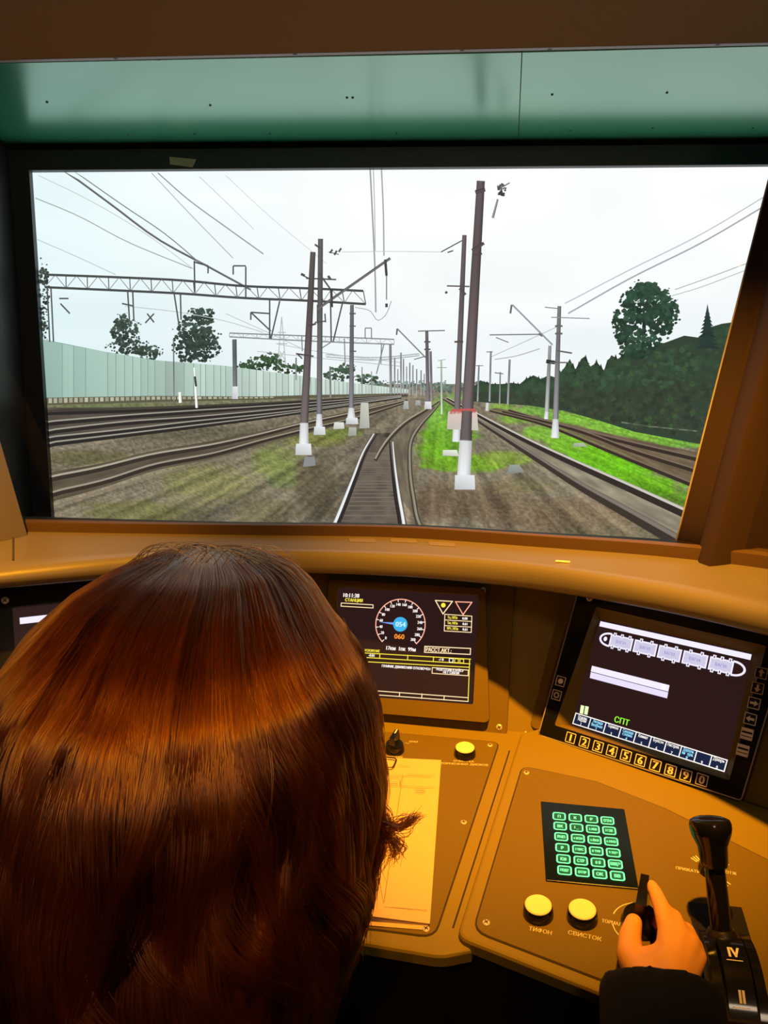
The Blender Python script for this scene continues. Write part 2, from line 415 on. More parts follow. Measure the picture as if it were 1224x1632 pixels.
BLOBS = [  # cx, cy, rx, ry, colour, strength
    (250, 640, 300, 14, (118, 120, 92), .8), (160, 648, 120, 7, (110, 118, 80), .7), (250, 690, 220, 14, (104, 98, 80), .8),
    (130, 730, 110, 14, (108, 102, 72), .8), (330, 770, 90, 36, (122, 122, 70), .6), (230, 815, 110, 22, (104, 104, 62), .7),
    (440, 735, 46, 30, (116, 128, 66), .7), (455, 765, 40, 16, (106, 130, 62), .5), (500, 700, 60, 14, (120, 124, 60), .7), (540, 690, 40, 10, (112, 130, 58), .7),
    (420, 820, 60, 30, (100, 92, 64), .6), (505, 780, 40, 60, (96, 86, 68), .75), (590, 665, 60, 14, (112, 104, 88), .7),
    (590, 790, 45, 90, (104, 94, 84), .7), (625, 720, 16, 60, (96, 86, 76), .6), (655, 780, 14, 70, (112, 100, 84), .5),
    (702, 664, 30, 30, (118, 166, 66), .95), (706, 712, 46, 36, (104, 156, 40), 1.0), (722, 690, 44, 26, (110, 160, 50), .95), (745, 738, 78, 16, (112, 158, 44), .95), (800, 732, 50, 14, (128, 152, 62), .8),
    (705, 740, 36, 10, (104, 148, 40), .9), (760, 800, 110, 34, (112, 98, 78), .9), (900, 825, 130, 34, (122, 106, 84), .9), (980, 860, 150, 30, (112, 102, 80), .8),
    (690, 800, 26, 40, (110, 94, 76), .8), (830, 775, 60, 16, (120, 112, 80), .7),
    (825, 668, 34, 10, (120, 160, 60), .8), (800, 648, 26, 10, (126, 164, 72), .8), (870, 690, 44, 14, (122, 170, 60), .95), (905, 706, 44, 18, (116, 172, 48), 1.0), (950, 730, 60, 24, (106, 172, 34), 1.0), (990, 752, 60, 26, (102, 170, 32), 1.0),
    (1030, 775, 70, 24, (98, 156, 32), .95), (1085, 800, 30, 20, (96, 142, 40), .8), (850, 655, 60, 9, (122, 166, 70), .9), (930, 667, 90, 12, (122, 172, 62), 1.0), (980, 682, 70, 12, (122, 172, 62), 1.0), (1040, 695, 80, 11, (120, 172, 60), .9), (1090, 706, 50, 9, (112, 160, 60), .9),
    (730, 632, 40, 8, (118, 158, 84), .7), (880, 650, 60, 6, (110, 150, 70), .7)]
def ground_col(x, y):
    vx, vy = 690.0, 612.0; dx, dy = x - vx, np.maximum(y - vy, 1.0)
    ang = dx / dy; dist = np.log(dy + 4)
    c = np.array([126, 116, 98.0]) * np.ones(x.shape + (1,))
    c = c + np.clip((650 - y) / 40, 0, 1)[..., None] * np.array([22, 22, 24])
    for cx, cy, rx, ry, col, st in BLOBS:
        wob = .22 * (vnoise(x / 14, y / 6, int(cx)) - .5)
        d = ((x - cx) / rx) ** 2 + ((y - cy) / ry) ** 2
        m = st * np.clip(1.25 - d - wob * 3, 0, 1)[..., None]; m = m * m * (3 - 2 * m); c = c * (1 - m) + np.array(col, float) * m
    near = np.clip((y - 640) / 120, 0, 1)
    st = vnoise(ang * 9, dist * 2.2, 11) * .5 + vnoise(ang * 26, dist * 4, 12) * .3 + vnoise(ang * 70, dist * 9, 13) * .2
    sp = vnoise(x / 3.1, y / 2.2, 14)
    k = (1 + (st - .5) * (.34 + .50 * near) + (sp - .5) * .36)[..., None]
    c = c * k
    # sleepers between the rails of our own track
    t = np.clip((y - 690) / 150, 0, 1.2); xl, xr = 594 - 62 * t, 627 + 17 * t
    inside = np.clip((x - xl) / 6, 0, 1) * np.clip((xr - x) / 6, 0, 1) * (y > 690)
    ph = np.sin(760 / np.sqrt(np.maximum(y - 640, 4)) * 5.2)
    c = c * (1 + inside * .16 * ph * np.clip((y - 720) / 60, 0, 1))[..., None]
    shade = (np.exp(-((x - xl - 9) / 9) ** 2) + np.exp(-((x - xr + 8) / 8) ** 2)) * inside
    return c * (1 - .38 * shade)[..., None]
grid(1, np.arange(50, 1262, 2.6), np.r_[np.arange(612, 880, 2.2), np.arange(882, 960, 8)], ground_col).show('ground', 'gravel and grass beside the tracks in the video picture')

# ---- tracks
def rail(layer, pts, wd, top, side=None, off=1.0, parent=None, n=30):
    S = spline(pts, n)
    pc = Pic(layer)
    if side is not None:
        S2 = S.copy(); w = np.interp(np.linspace(0, 1, n), np.linspace(0, 1, len(wd)), wd); S2[:, 1] += w * off; pc.strip(S2, np.array(wd) * 2.2, side, side)
    pc.w += LAYER * .4; pc.strip(S, wd, top, np.array(top) * .8); return pc.show('rail', parent=parent)
def trackbed(layer, left, right, col, name, label, n=60):
    A, B = spline(left, n), spline(right, n); pc = Pic(layer); vs = []; cl = []
    for i in range(n):
        for k in range(13):
            t = k / 12; vs.append(A[i] * (1 - t) + B[i] * t); j = .82 + .34 * vnoise(np.array(k * .9), np.array(i * .22), 31) * rng.uniform(.8, 1.2); cl.append(lin(np.clip(np.array(col) * j, 0, 255)))
    fs = [(i * 13 + k, i * 13 + k + 1, i * 13 + k + 14, i * 13 + k + 13) for i in range(n - 1) for k in range(12)]
    pc.add(pc.place(vs), fs, cl); return pc.show(name, label)
far = trackbed(2, [(70, 650), (240, 648), (420, 641), (560, 634), (650, 628)], [(70, 708), (206, 692), (420, 665), (560, 644), (650, 632)], (84, 76, 68), 'railway_track', 'far left pair of tracks along the fence in the picture')
for pts in ([(70, 655), (240, 650), (420, 642), (640, 629)], [(70, 672), (206, 661), (309, 654), (420, 647), (640, 630)], [(70, 686), (206, 671), (309, 664), (420, 654), (640, 631)],
            [(70, 697), (206, 683), (309, 671), (420, 660), (640, 632)], [(70, 706), (206, 690), (420, 664), (640, 633)]):
    dark = pts[0][1] < 660
    rail(3, pts, [2.4, 2.0, 1.4, .8], (70, 64, 58) if dark else (168, 162, 150), (46, 42, 40), 1.9, far)
mid = trackbed(2, [(80, 752), (154, 740), (240, 719), (343, 702), (420, 686), (550, 657), (650, 636)], [(80, 800), (171, 775), (240, 752), (343, 730), (420, 708), (560, 672), (650, 642)], (92, 82, 68), 'railway_track', 'middle left track curving past the poles in the picture')
rail(3, [(80, 759), (154, 745), (240, 724), (343, 707), (420, 690), (475, 676), (550, 660), (645, 638)], [3.6, 3, 2, 1], (178, 168, 150), (58, 50, 44), 1.3, mid)
rail(3, [(80, 784), (171, 763), (240, 741), (343, 721), (420, 700), (480, 685), (560, 667), (645, 641)], [3.4, 3, 2, 1], (162, 152, 134), (56, 48, 42), 1.3, mid)
rail(3, [(85, 808), (154, 786), (240, 760), (343, 733), (420, 712)], [2.4, 2, 1.4], (138, 126, 106), None, 1, mid)
own = trackbed(2, [(526, 845), (556, 770), (577, 718), (592, 692)], [(650, 845), (640, 786), (631, 720), (626, 700)], (100, 90, 80), 'railway_track', 'track straight ahead with bright rails in the picture')
sl = Pic(3)                                                  # sleepers of the nearest stretch of our own track
for k in range(30):
    y = 838 - 118 * (1 - math.exp(-k * .07)) / (1 - math.exp(-30 * .07)); t = (y - 690) / 150
    sl.poly([(600 - 60 * t, y), (624 + 12 * t, y), (624 + 12 * t, y + .8 + 1.2 * t), (600 - 60 * t, y + .8 + 1.2 * t)], np.array([116, 106, 94]) * rng.uniform(.92, 1.06))
sl.show('sleepers', parent=own, kind='stuff')
for a in ([(527, 848), (532, 837), (562, 763), (580, 718), (596, 691)], [(645, 850), (644, 840), (635, 786), (627, 718), (626, 704)]):
    rail(5, a, [5.2, 4.6, 3, 1.6], (238, 238, 240), None, 1, own)
    b = np.array(a, float); b[:, 0] += 5 if a[0][0] < 600 else -5; pc = Pic(4); pc.strip(spline(b, 20), [8, 7, 4, 2], (52, 44, 46)); pc.show('rail_shadow', parent=own)
div = trackbed(2, [(597, 735), (618, 700), (644, 673), (690, 648)], [(676, 845), (662, 793), (655, 740), (659, 699), (674, 672), (700, 648)], (112, 102, 86), 'railway_track', 'track branching right at the switch in the picture')
rail(4, [(598, 731), (605, 718), (618, 699), (644, 673), (678, 652), (700, 638)], [2.6, 3, 2.4, 1.2], (170, 160, 140), (66, 58, 50), 1.2, div)
rail(4, [(676, 848), (669, 836), (659, 793), (653, 740), (656, 699), (671, 675), (690, 655), (702, 640)], [4, 4, 3.4, 3, 1.2], (150, 144, 126), (70, 62, 54), .6, div)
rgt = trackbed(2, [(704, 634), (727, 648), (780, 682), (852, 727), (925, 772), (998, 813), (1090, 862)], [(712, 633), (735, 645), (780, 667), (852, 703), (925, 736), (998, 768), (1100, 815)], (142, 132, 114), 'railway_track', 'right hand track with grey ballast in the picture')
rail(4, [(704, 634), (727, 647), (780, 680), (852, 725), (925, 770), (998, 810), (1090, 861)], [1, 3, 5, 7, 9], (128, 118, 108), (60, 52, 48), 1.0, rgt)
rail(4, [(712, 633), (735, 645), (780, 669), (852, 705), (925, 738), (998, 770), (1100, 816)], [1, 2.4, 3.6, 4.4, 5], (206, 200, 190), (50, 44, 42), 1.7, rgt)
frt = trackbed(2, [(780, 652), (871, 674), (961, 710), (1115, 774)], [(790, 650), (889, 672), (998, 697), (1115, 722)], (112, 96, 76), 'railway_track', 'farthest right tracks below the forest in the picture')
for pts in ([(780, 653), (871, 676), (961, 712), (1115, 774)], [(800, 654), (925, 685), (998, 712), (1115, 749)], [(810, 652), (889, 675), (998, 702), (1115, 729)]):
    rail(3, pts, [1.2, 2, 2.6, 3], (128, 110, 94), (58, 48, 42), 1.4, frt)

# ---- fence on the left
fence = Pic(3); fence.poly([(60, 634), (247, 631), (420, 631), (640, 627), (654, 621), (556, 609.5), (420, 591), (358, 583), (247, 574), (168, 560.6), (60, 541)], (134, 160, 150)); fence.poly([(60, 634), (247, 631), (420, 631), (640, 627), (640, 629), (420, 637), (247, 641), (60, 646)], (96, 92, 70)); fence = fence.show('fence', 'pale green sheet fence along the left tracks in the picture')
ftop = lambda x: np.interp(x, [60, 168, 247, 358, 420, 484, 556, 654], [541, 560.6, 574, 583, 591, 600, 609.5, 621])
fbot = lambda x: np.interp(x, [60, 247, 420, 491, 621, 654], [634, 631, 632, 629.5, 627, 626])
edges = [60, 100, 118, 137, 172, 185, 199, 212, 225, 236, 247, 264, 277, 294, 309, 320, 328, 341, 352, 360, 374]
x = 374
while x < 650: x += max(3.6, 12 - (x - 374) * .032); edges.append(x)
for i, (a, b) in enumerate(zip(edges[:-1], edges[1:])):
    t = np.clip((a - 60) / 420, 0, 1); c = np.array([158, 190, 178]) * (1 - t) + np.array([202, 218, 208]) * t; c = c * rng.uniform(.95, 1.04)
    if 247 <= a < 294: c = c * .9
    pc = Pic(4); g = .6 if b - a > 6 else .3
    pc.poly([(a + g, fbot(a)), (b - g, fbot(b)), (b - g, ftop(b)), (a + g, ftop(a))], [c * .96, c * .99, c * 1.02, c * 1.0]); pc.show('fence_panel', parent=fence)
for k in range(44):
    a = 78 + k * 8.2; t = 1 - k / 60
    pc = Pic(4); pc.poly([(a, fbot(a) + 9 * t), (a + 5.6, fbot(a + 5) + 9 * t), (a + 5.6, fbot(a) + 1), (a, fbot(a) + 1)], np.array([178, 176, 156]) * rng.uniform(.8, 1.08)); pc.show('foundation_block', parent=fence)

# ---- trees
def crown(pic, cx, cy, rx, ry, n, col, leaf, holes=.0):
    for _ in range(n):
        a, r = rng.uniform(0, 2 * math.pi), math.sqrt(rng.uniform(0, 1)); r = r * (1.0 + .14 * math.sin(a * 5 + cx)) * (1.22 if rng.random() < .12 else 1)
        x, y = cx + rx * r * math.cos(a), cy + ry * r * math.sin(a)
        s = leaf * rng.uniform(.35, 1.0); k = int(rng.integers(5, 8)); ph = rng.uniform(0, 6)
        if r > 1: s *= .55
        lightness = (.78 + .5 * rng.random()) * (1.15 if y < cy else .9)
        pic.poly([(x + s * rng.uniform(.6, 1.1) * math.cos(ph + 2 * math.pi * q / k), y + s * rng.uniform(.5, 1) * math.sin(ph + 2 * math.pi * q / k)) for q in range(k)], np.clip(np.array(col) * lightness, 0, 255))
def tree(label, layer, blobs, col, leaf, trunk=None, name='tree'):
    pc = Pic(layer)
    if trunk: pc.strip([trunk[:2], trunk[2:4]], trunk[4], np.array(col) * .8)
    for cx, cy, rx, ry, n in blobs: crown(pc, cx, cy, rx, ry, n, col, leaf)
    return pc.show(name, label)
tree('dark bushy tree behind the fence, left of the taller one, in the picture', 2, [(200, 530, 22, 22, 200), (205, 552, 32, 14, 130), (195, 512, 12, 12, 60)], (56, 70, 62), 4)
tree('low bush between the two trees behind the fence in the picture', 2, [(240, 562, 20, 12, 80)], (58, 72, 60), 4)
tree('taller round tree behind the fence in the picture', 2, [(312, 525, 27, 30, 260), (325, 548, 26, 28, 220), (300, 560, 20, 18, 100), (325, 503, 16, 12, 70), (285, 540, 10, 20, 40)], (52, 66, 58), 4.4)
tree('tree at the left edge of the picture', 2, [(66, 480, 12, 50, 110), (70, 440, 8, 16, 30), (68, 525, 10, 24, 40)], (58, 66, 60), 4)
tree('green hedge above the middle of the fence in the picture', 2, [(420, 580, 34, 11, 140), (432, 572, 16, 9, 60), (462, 588, 24, 8, 80), (390, 586, 20, 6, 50)], (54, 76, 52), 4)
tree('green bushes above the far end of the fence in the picture', 2, [(540, 596, 24, 11, 110), (552, 587, 14, 8, 60), (582, 604, 20, 8, 60)], (62, 84, 66), 3.6)
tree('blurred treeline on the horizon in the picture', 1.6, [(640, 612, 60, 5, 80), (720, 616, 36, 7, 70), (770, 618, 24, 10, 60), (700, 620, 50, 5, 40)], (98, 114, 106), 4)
forest = Pic(2)
prof = [(752, 622), (765, 606), (782, 612), (800, 612), (815, 610), (828, 612), (838, 604), (850, 598), (862, 604), (874, 598), (886, 602), (900, 585), (908, 572), (916, 590), (926, 572), (932, 568), (940, 588), (950, 576), (962, 590), (974, 566), (984, 572), (1000, 562), (1030, 556), (1060, 546), (1090, 535), (1112, 538), (1130, 522), (1150, 516), (1180, 512)]
forest.poly([(1180, 715), (1110, 707), (1010, 688), (960, 672), (900, 655), (840, 646), (752, 640)] + prof, (54, 68, 54))
for _ in range(1500):
    x = rng.uniform(760, 1175); top = np.interp(x, [q[0] for q in prof], [q[1] for q in prof]) + 6; bot = np.interp(x, [752, 840, 900, 960, 1010, 1110, 1180], [634, 640, 648, 664, 680, 698, 706])
    y = rng.uniform(top, bot); s = rng.uniform(2.5, 8); t = (y - top) / (bot - top + 1)
    c = np.array([52, 74, 54]) * rng.uniform(.8, 1.3) if t < .45 else np.array([56, 64, 50]) * rng.uniform(.8, 1.22)
    if rng.random() < .06: c = np.array([66, 92, 54])
    ph = rng.uniform(0, 6); forest.poly([(x + s * rng.uniform(.6, 1.2) * math.cos(ph + q), y + s * rng.uniform(.5, 1.1) * math.sin(ph + q)) for q in np.arange(0, 6.2, 1.05)], c)
for i in range(24):                                          # spruce tops along the skyline
    x = 770 + i * 9.5 + rng.uniform(-3, 3); y = np.interp(x, [q[0] for q in prof], [q[1] for q in prof]); h = rng.uniform(8, 16) * (.6 + (x - 770) / 330)
    forest.poly([(x - h * .4, y + h * .9), (x + h * .4, y + h * .9), (x, y - h * .35)], np.array([38, 54, 42]) * rng.uniform(.8, 1.2))
forest.poly([(990, 672), (1030, 678), (1070, 682), (1110, 686), (1110, 688), (1070, 684), (1030, 680), (990, 674)], (132, 138, 118))
forest.show('forest', 'dark green forest rising to the right in the picture', kind='stuff')
tree('big round tree standing above the forest in the picture', 3, [(1028, 482, 38, 30, 420), (1000, 510, 24, 20, 160), (1052, 512, 26, 24, 180), (1030, 462, 24, 12, 110), (1062, 492, 18, 18, 110), (992, 530, 16, 12, 60), (1020, 545, 34, 20, 170), (1012, 560, 26, 12, 90)], (44, 66, 52), 5.5, (1024, 560, 1027, 500, 6))
sp = Pic(3)
for k in range(11): y = 488 + k * 6; h = 2 + k * 1.8; sp.poly([(1127 - h, y + 7), (1127 + h, y + 8), (1127, y - 4)], np.array([44, 60, 56]) * rng.uniform(.85, 1.15))
sp.show('spruce', 'pointed spruce at the right end of the forest in the picture')

# ---- wires
def wire(label, pts, wd, col): Pic(4).strip(spline(pts, 14), wd, col, np.array(col) * .5 + 120).show('overhead_wire', label)
WG = (112, 112, 116)
wires = [('thick sagging cable from the upper left corner', [(104, 272), (180, 328), (250, 380), (330, 424), (400, 462)], 3.4, (92, 92, 92)), ('cable just under the thick one, upper left', [(120, 274), (200, 330), (262, 372), (322, 422)], 1.8, (120, 122, 122)),
    ('long wire running from the left edge to the gantry', [(57, 316), (120, 342), (200, 384), (306, 428)], 1.6, (150, 156, 156)), ('faint wire from the left edge, lowest of the set', [(60, 382), (120, 408), (185, 438)], 1.2, (176, 184, 184)),
    ('wire from the top left descending to the gantry post', [(62, 280), (140, 318), (240, 378), (310, 430)], 1.2, (186, 192, 192)), ('wire from the top edge above the left pole', [(252, 276), (300, 318), (360, 362), (420, 405)], 2.0, (140, 144, 146)), ('thin wire beside it from the top edge', [(242, 276), (300, 338), (372, 412)], 1.4, (160, 166, 168)),
    ('faint wire right of the upper left set', [(318, 282), (360, 322), (405, 366)], 1.2, (190, 196, 198)), ('faintest wire near the middle of the sky', [(360, 280), (430, 345), (520, 420)], 1.2, (206, 210, 212)),
    ('left contact wire hanging straight down from the top', [(590, 268), (594, 350), (598, 440), (599, 498)], 2.6, (150, 150, 154)), ('second contact wire hanging straight down from the top', [(595, 268), (597, 330), (598, 400)], 1.6, (170, 170, 174)), ('right contact wire hanging straight down from the top', [(608, 268), (611, 340), (612, 408)], 2.4, (158, 158, 162)),
    ('upper wire crossing the right sky', [(1224, 310), (1120, 372), (1000, 432), (900, 484)], 2.0, (188, 190, 194)), ('bold wire crossing the right sky', [(1224, 325), (1120, 386), (1000, 446), (905, 500)], 2.6, (160, 162, 168)), ('short wire above the big tree', [(1190, 420), (1120, 446), (1075, 462)], 1.6, (170, 174, 176)), ('lower short wire above the big tree', [(1185, 432), (1110, 460), (1070, 472)], 1.4, (178, 182, 184)),
    ('wire between the right poles', [(890, 520), (820, 552), (780, 570)], 1.2, (172, 174, 178)), ('low wire between the right poles', [(860, 556), (820, 568), (788, 573)], 1.6, (168, 170, 174)), ('horizontal span wire between the poles', [(545, 402), (620, 401), (705, 402)], 1.2, (196, 198, 202)),
    ('wire drooping from the gantry end', [(566, 490), (590, 496), (603, 511), (612, 505), (624, 480)], 1.4, (158, 160, 164)), ('wire below the gantry on the left', [(200, 488), (300, 500), (360, 512), (420, 530)], 1.2, (176, 184, 184)), ('wire under the second gantry', [(410, 560), (500, 570), (560, 576), (640, 584)], 1.1, (170, 176, 178)), ('wire under the far gantries', [(440, 548), (540, 566), (640, 578)], 1.1, (178, 184, 186)),
    ('slanting wire left of the second gantry', [(360, 500), (440, 536), (490, 560)], 1.1, (176, 180, 182))]
for lab, pts, wd, c in wires: wire(lab + ' in the picture', pts, wd, c)

# ---- gantries
def gantry(label, top, bot, n, col, wd, layer=5):
    A, B = spline(top, n + 1), spline(bot, n + 1); pc = Pic(layer); pc.strip(A, wd * 1.25, col); pc.strip(B, wd * 1.25, col)
    for i in range(n + 1):
        if i % 2 == 0: pc.strip([A[i], B[i]], wd * .5, np.array(col) * .9 + 12)
        if i < n: a, b = (A[i], B[i + 1]) if i % 2 else (B[i], A[i + 1]); pc.strip([a, b], wd * .35, np.array(col) * .6 + 80)
    return pc.show('gantry', label)
g1 = gantry('long lattice gantry spanning the left tracks in the picture', [(72, 438), (206, 443), (287, 447), (385, 456), (495, 460), (579, 464)], [(72, 458), (206, 464), (287, 468), (385, 475), (500, 480), (583, 485)], 30, (74, 78, 78), 3.0)
def sub(pts, wd, col, parent, name='strut', layer=5): pc = Pic(layer); pc.strip(pts, wd, col); return pc.show(name, parent=parent)
for a, b in (((82, 460), (86, 545)), ((76, 460), (80, 545)), ((204, 464), (207, 512)), ((212, 464), (214, 512)), ((278, 468), (286, 520)), ((288, 468), (289, 510)), ((430, 478), (430, 540)), ((446, 480), (432, 540)), ((527, 481), (528, 545)), ((546, 483), (531, 545)), ((310, 416), (311, 466)), ((392, 425), (392, 477)), ((372, 424), (392, 424)), ((372, 424), (372, 438)), ((310, 418), (332, 424)), ((332, 424), (332, 436)), ((400, 498), (432, 528)), ((400, 498), (400, 510)), ((400, 498), (430, 500)), ((95, 476), (110, 476)), ((97, 484), (112, 500)), ((195, 484), (214, 488)), ((235, 500), (246, 514)), ((246, 500), (232, 515))):
    sub([a, b], 2.4, (88, 92, 92), g1)
g2 = gantry('second lattice gantry farther down the line in the picture', [(366, 531), (500, 536), (628, 541)], [(366, 537), (500, 544), (628, 549)], 24, (142, 148, 148), 1.6, 4)
for a, b in (((373, 541), (375, 614)), ((481, 535), (482, 560)), ((505, 560), (527, 546)), ((549, 540), (550, 580)), ((608, 548), (607, 580)), ((612, 548), (600, 596)), ((582, 523), (582, 540)), ((592, 523), (592, 540)), ((582, 523), (592, 523))): sub([a, b], 1.6, (124, 130, 130), g2, layer=4)
g3 = gantry('faint far gantry near the horizon in the picture', [(520, 565), (600, 570), (668, 564)], [(520, 569), (600, 574), (668, 567)], 16, (176, 182, 184), 1.2, 3.5)
pyl = Pic(2)
for a, b in (((449, 505), (442, 590)), ((449, 505), (456, 590)), ((443, 530), (456, 530)), ((441, 548), (458, 548)), ((446, 560), (455, 575)), ((453, 560), (444, 575))): pyl.strip([a, b], 1.2, (184, 190, 192))
pyl.show('lattice_pylon', 'faint lattice pylon behind the gantry in the picture')

# ---- poles
def pole(label, top, bot, w0, w1, col=(86, 78, 78), white=None, wtop=None, base=None, layer=8, extra=()):
    pc = Pic(layer); n = 14
    col = np.array(col) * 1.22; P = np.linspace(top, bot, n); cols = [np.array(col) * 1.0, np.array(col) * .88, np.array(col) * 1.08, np.array(col) * 1.22]
    pc.strip(P, [w0, w1], cols, np.array(col) * .62)
    o = pc.show('pole', label)
    if white is not None:
        q = Pic(layer + .3); q.strip([bot, white[:2]], [white[2] if wtop is None else wtop, white[2]], [(214, 214, 216), (236, 238, 240)], (176, 176, 182)); q.show('white_base', parent=o)
    if base is not None:
        q = Pic(layer + .5); x0, y0, x1, y1 = base; q.poly([(x0, y1), (x1, y1), (x1 - 1, y0), (x0 + 1, y0)], [(188, 190, 192), (206, 208, 210), (232, 234, 236), (222, 224, 228)]); q.show('footing', parent=o)
    for e in extra:
        q = Pic(layer + .2); q.strip(e[:2], e[2], e[3] if len(e) > 3 else np.array(col) * .85); q.show('bracket', parent=o)
    return o
K = (70, 64, 66)
pole('distant pole under the second gantry, rightmost, in the picture', (622, 548), (623, 628), 4, 4, (112, 112, 114), layer=5)
for i, (x, t, b, w) in enumerate(((639, 562, 628, 2.6), (643, 572, 628, 2.2), (653, 578, 630, 2.2), (658, 582, 630, 2), (629, 570, 628, 2.4), (664, 588, 630, 2), (671, 590, 630, 2), (676, 596, 630, 1.6), (648, 584, 628, 1.6), (634, 588, 628, 1.6), (577, 585, 628, 1.6), (592, 592, 628, 1.4))):
    pole('thin distant pole among the cluster near the vanishing point in the picture', (x, t), (x, b), w, w, (120, 122, 126), layer=5)
pole('dark pole with crossarm near the vanishing point in the picture', (680, 527), (682, 642), 5, 6, (88, 84, 86), None, None, (676, 640, 688, 652), 6, (((666, 528), (709, 527), 1.6), ((676, 545), (686, 545), 2.4), ((676, 557), (686, 557), 2.4), ((660, 573), (678, 568), 1.4), ((633, 524), (678, 570), 2.2, (138, 140, 142)), ((633, 524), (632, 534), 2.4)))
pole('short pole right beside the crossarm pole in the picture', (686, 560), (688, 640), 4, 4, (104, 98, 100), layer=6)
pole('thin pale pole above the grass strip in the picture', (703, 574), (704, 660), 2.6, 3, (150, 164, 150), layer=6, extra=(((696, 586), (712, 586), 1.2), ((698, 575), (710, 573), 1)))
pole('dark twin post behind the fence in the picture', (374, 541), (375, 616), 7, 7, (82, 88, 88), None, None, (370, 616, 380, 636), 6)
pole('thin post before the fence panels in the picture', (277, 540), (278, 640), 2, 2, (92, 100, 96), layer=6)
pole('small black and white marker post by the far tracks in the picture', (310, 586), (314, 650), 3, 4, (214, 220, 212), layer=6, extra=(((311, 600), (313, 616), 3.4, (70, 74, 72)),))
pole('short white stub beside the marker post in the picture', (287, 625), (288, 642), 5, 5, (220, 224, 214), layer=6)
pole('thin pole behind the two left poles in the picture', (472, 570), (472, 606), 2.4, 2.4, (110, 114, 114), layer=5)
pole('leaning thin pole by the fence right of the two left poles in the picture', (526, 584), (527, 634), 2.6, 3, (100, 104, 104), layer=5)
pole('grey pole carrying the gantry end in the picture', (561, 486), (560, 650), 6, 8, (92, 92, 96), (560, 668, 14), 8, (551, 666, 571, 676), 7, (((557, 500), (567, 500), 2.4), ((557, 520), (567, 520), 2), ((557, 560), (568, 560), 2)))
b1 = pole('tall rear pole of the left pair with long slanting arm in the picture', (511, 381), (509, 660), 8, 9, (84, 82, 84), (509, 684, 12), 8, (500, 680, 519, 693), 8, (((502, 390), (510, 396), 3), ((488, 444), (536, 446), 2.4), ((506, 493), (622, 412), 4.2, (110, 108, 110)), ((614, 414), (616, 440), 4, K), ((616, 440), (616, 478), 1.8, (130, 130, 134)), ((616, 484), (616, 490), 4, K), ((523, 440), (527, 446), 4), ((508, 435), (526, 460), 2.6), ((528, 460), (529, 490), 4, K), ((506, 486), (506, 516), 2), ((518, 500), (519, 514), 2.2), ((502, 514), (520, 512), 2), ((524, 402), (540, 406), 1.4), ((526, 404), (530, 398), 3), ((533, 407), (537, 400), 3), ((540, 402), (544, 396), 3)))
pole('near left pole with white foot in the picture', (499, 402), (485, 674), 8.5, 13, (80, 72, 72), (484.5, 708, 15), 13, (471, 707, 497, 725), 9, (((480, 437), (486, 440), 4), ((484, 440), (496, 446), 2), ((472, 564), (500, 568), 2.6), ((474, 564), (482, 572), 2), ((492, 520), (504, 516), 3)))
q = Pic(9); q.poly([(483, 744), (503, 742), (502, 728), (486, 728)], (138, 140, 140)); q.show('concrete_block', 'grey concrete block by the near left pole in the picture')
for lab, pts, c in (('tall white concrete block beside the gantry pole', [(573, 683), (589, 682), (587, 642), (575, 642)], (196, 194, 184)), ('small white block between the left poles', [(531, 684), (549, 683), (548, 673), (533, 673)], (222, 222, 214)), ('low grey block before the gantry pole', [(555, 695), (568, 694), (568, 681), (556, 681)], (178, 176, 166)), ('white slab lying in the right grass', [(705, 726), (731, 727), (728, 717), (706, 717)], (222, 226, 218)), ('grey slab lying beside the right rail', [(806, 756), (836, 752), (826, 740), (812, 741)], (150, 154, 150)), ('pale slab in the grass by the far right track', [(912, 712), (936, 712), (930, 706), (914, 706)], (176, 186, 162)), ('pale trackside cabinet on the left of the vanishing point', [(642, 652), (652, 652), (650, 639), (644, 639)], (178, 180, 176)), ('smaller pale cabinet near the vanishing point', [(661, 646), (671, 646), (669, 638), (663, 638)], (170, 172, 170))):
    q = Pic(6); q.poly(pts, [np.array(c) * .86, np.array(c) * .92, np.array(c) * 1.04, np.array(c)]); q.show('concrete_block', lab + ' in the picture')
pole('rear pole of the right pair with crossarm in the picture', (740, 375), (728, 662), 7, 10, (84, 76, 78), (727, 704, 13), 10, None, 8, (((703, 402), (736, 384), 1.8), ((713, 403), (722, 400), 2), ((712, 456), (748, 457), 2.2), ((710, 465), (712, 468), 4), ((732, 460), (742, 470), 4), ((724, 545), (738, 545), 3)))
pole('thick near pole with whitewashed foot in the picture', (766, 289), (742, 702), 13, 19, (82, 72, 74), (739, 758, 21), 20, (724, 757, 757, 780), 10, (((757, 307), (773, 303), 6), ((752, 400), (771, 388), 5), ((752, 408), (768, 405), 3)))
band = Pic(11); band.poly([(712, 684), (762, 686), (760, 656), (714, 656)], [(196, 186, 178), (196, 196, 186), (222, 196, 186), (214, 196, 188)]); band.poly([(716, 660), (758, 658), (757, 651), (719, 652)], (190, 92, 86)); band.show('striped_sign', 'small red and white board between the right poles in the picture')
mast = Pic(11.2); mast.strip([(744, 655), (742, 700)], [16, 18], (104, 96, 96)); mast.show('pole_shaft', 'shaft of the thick near pole before the red and white board in the picture')
ins = Pic(8); crown(ins, 799, 304, 7, 9, 26, (74, 66, 72), 4); ins.strip([(793, 318), (785, 348)], [3, 4], (150, 140, 144)); ins.strip([(812, 292), (798, 300)], 2, (130, 122, 128)); ins.show('insulator', 'blurred dark insulator beside the thick pole in the picture')
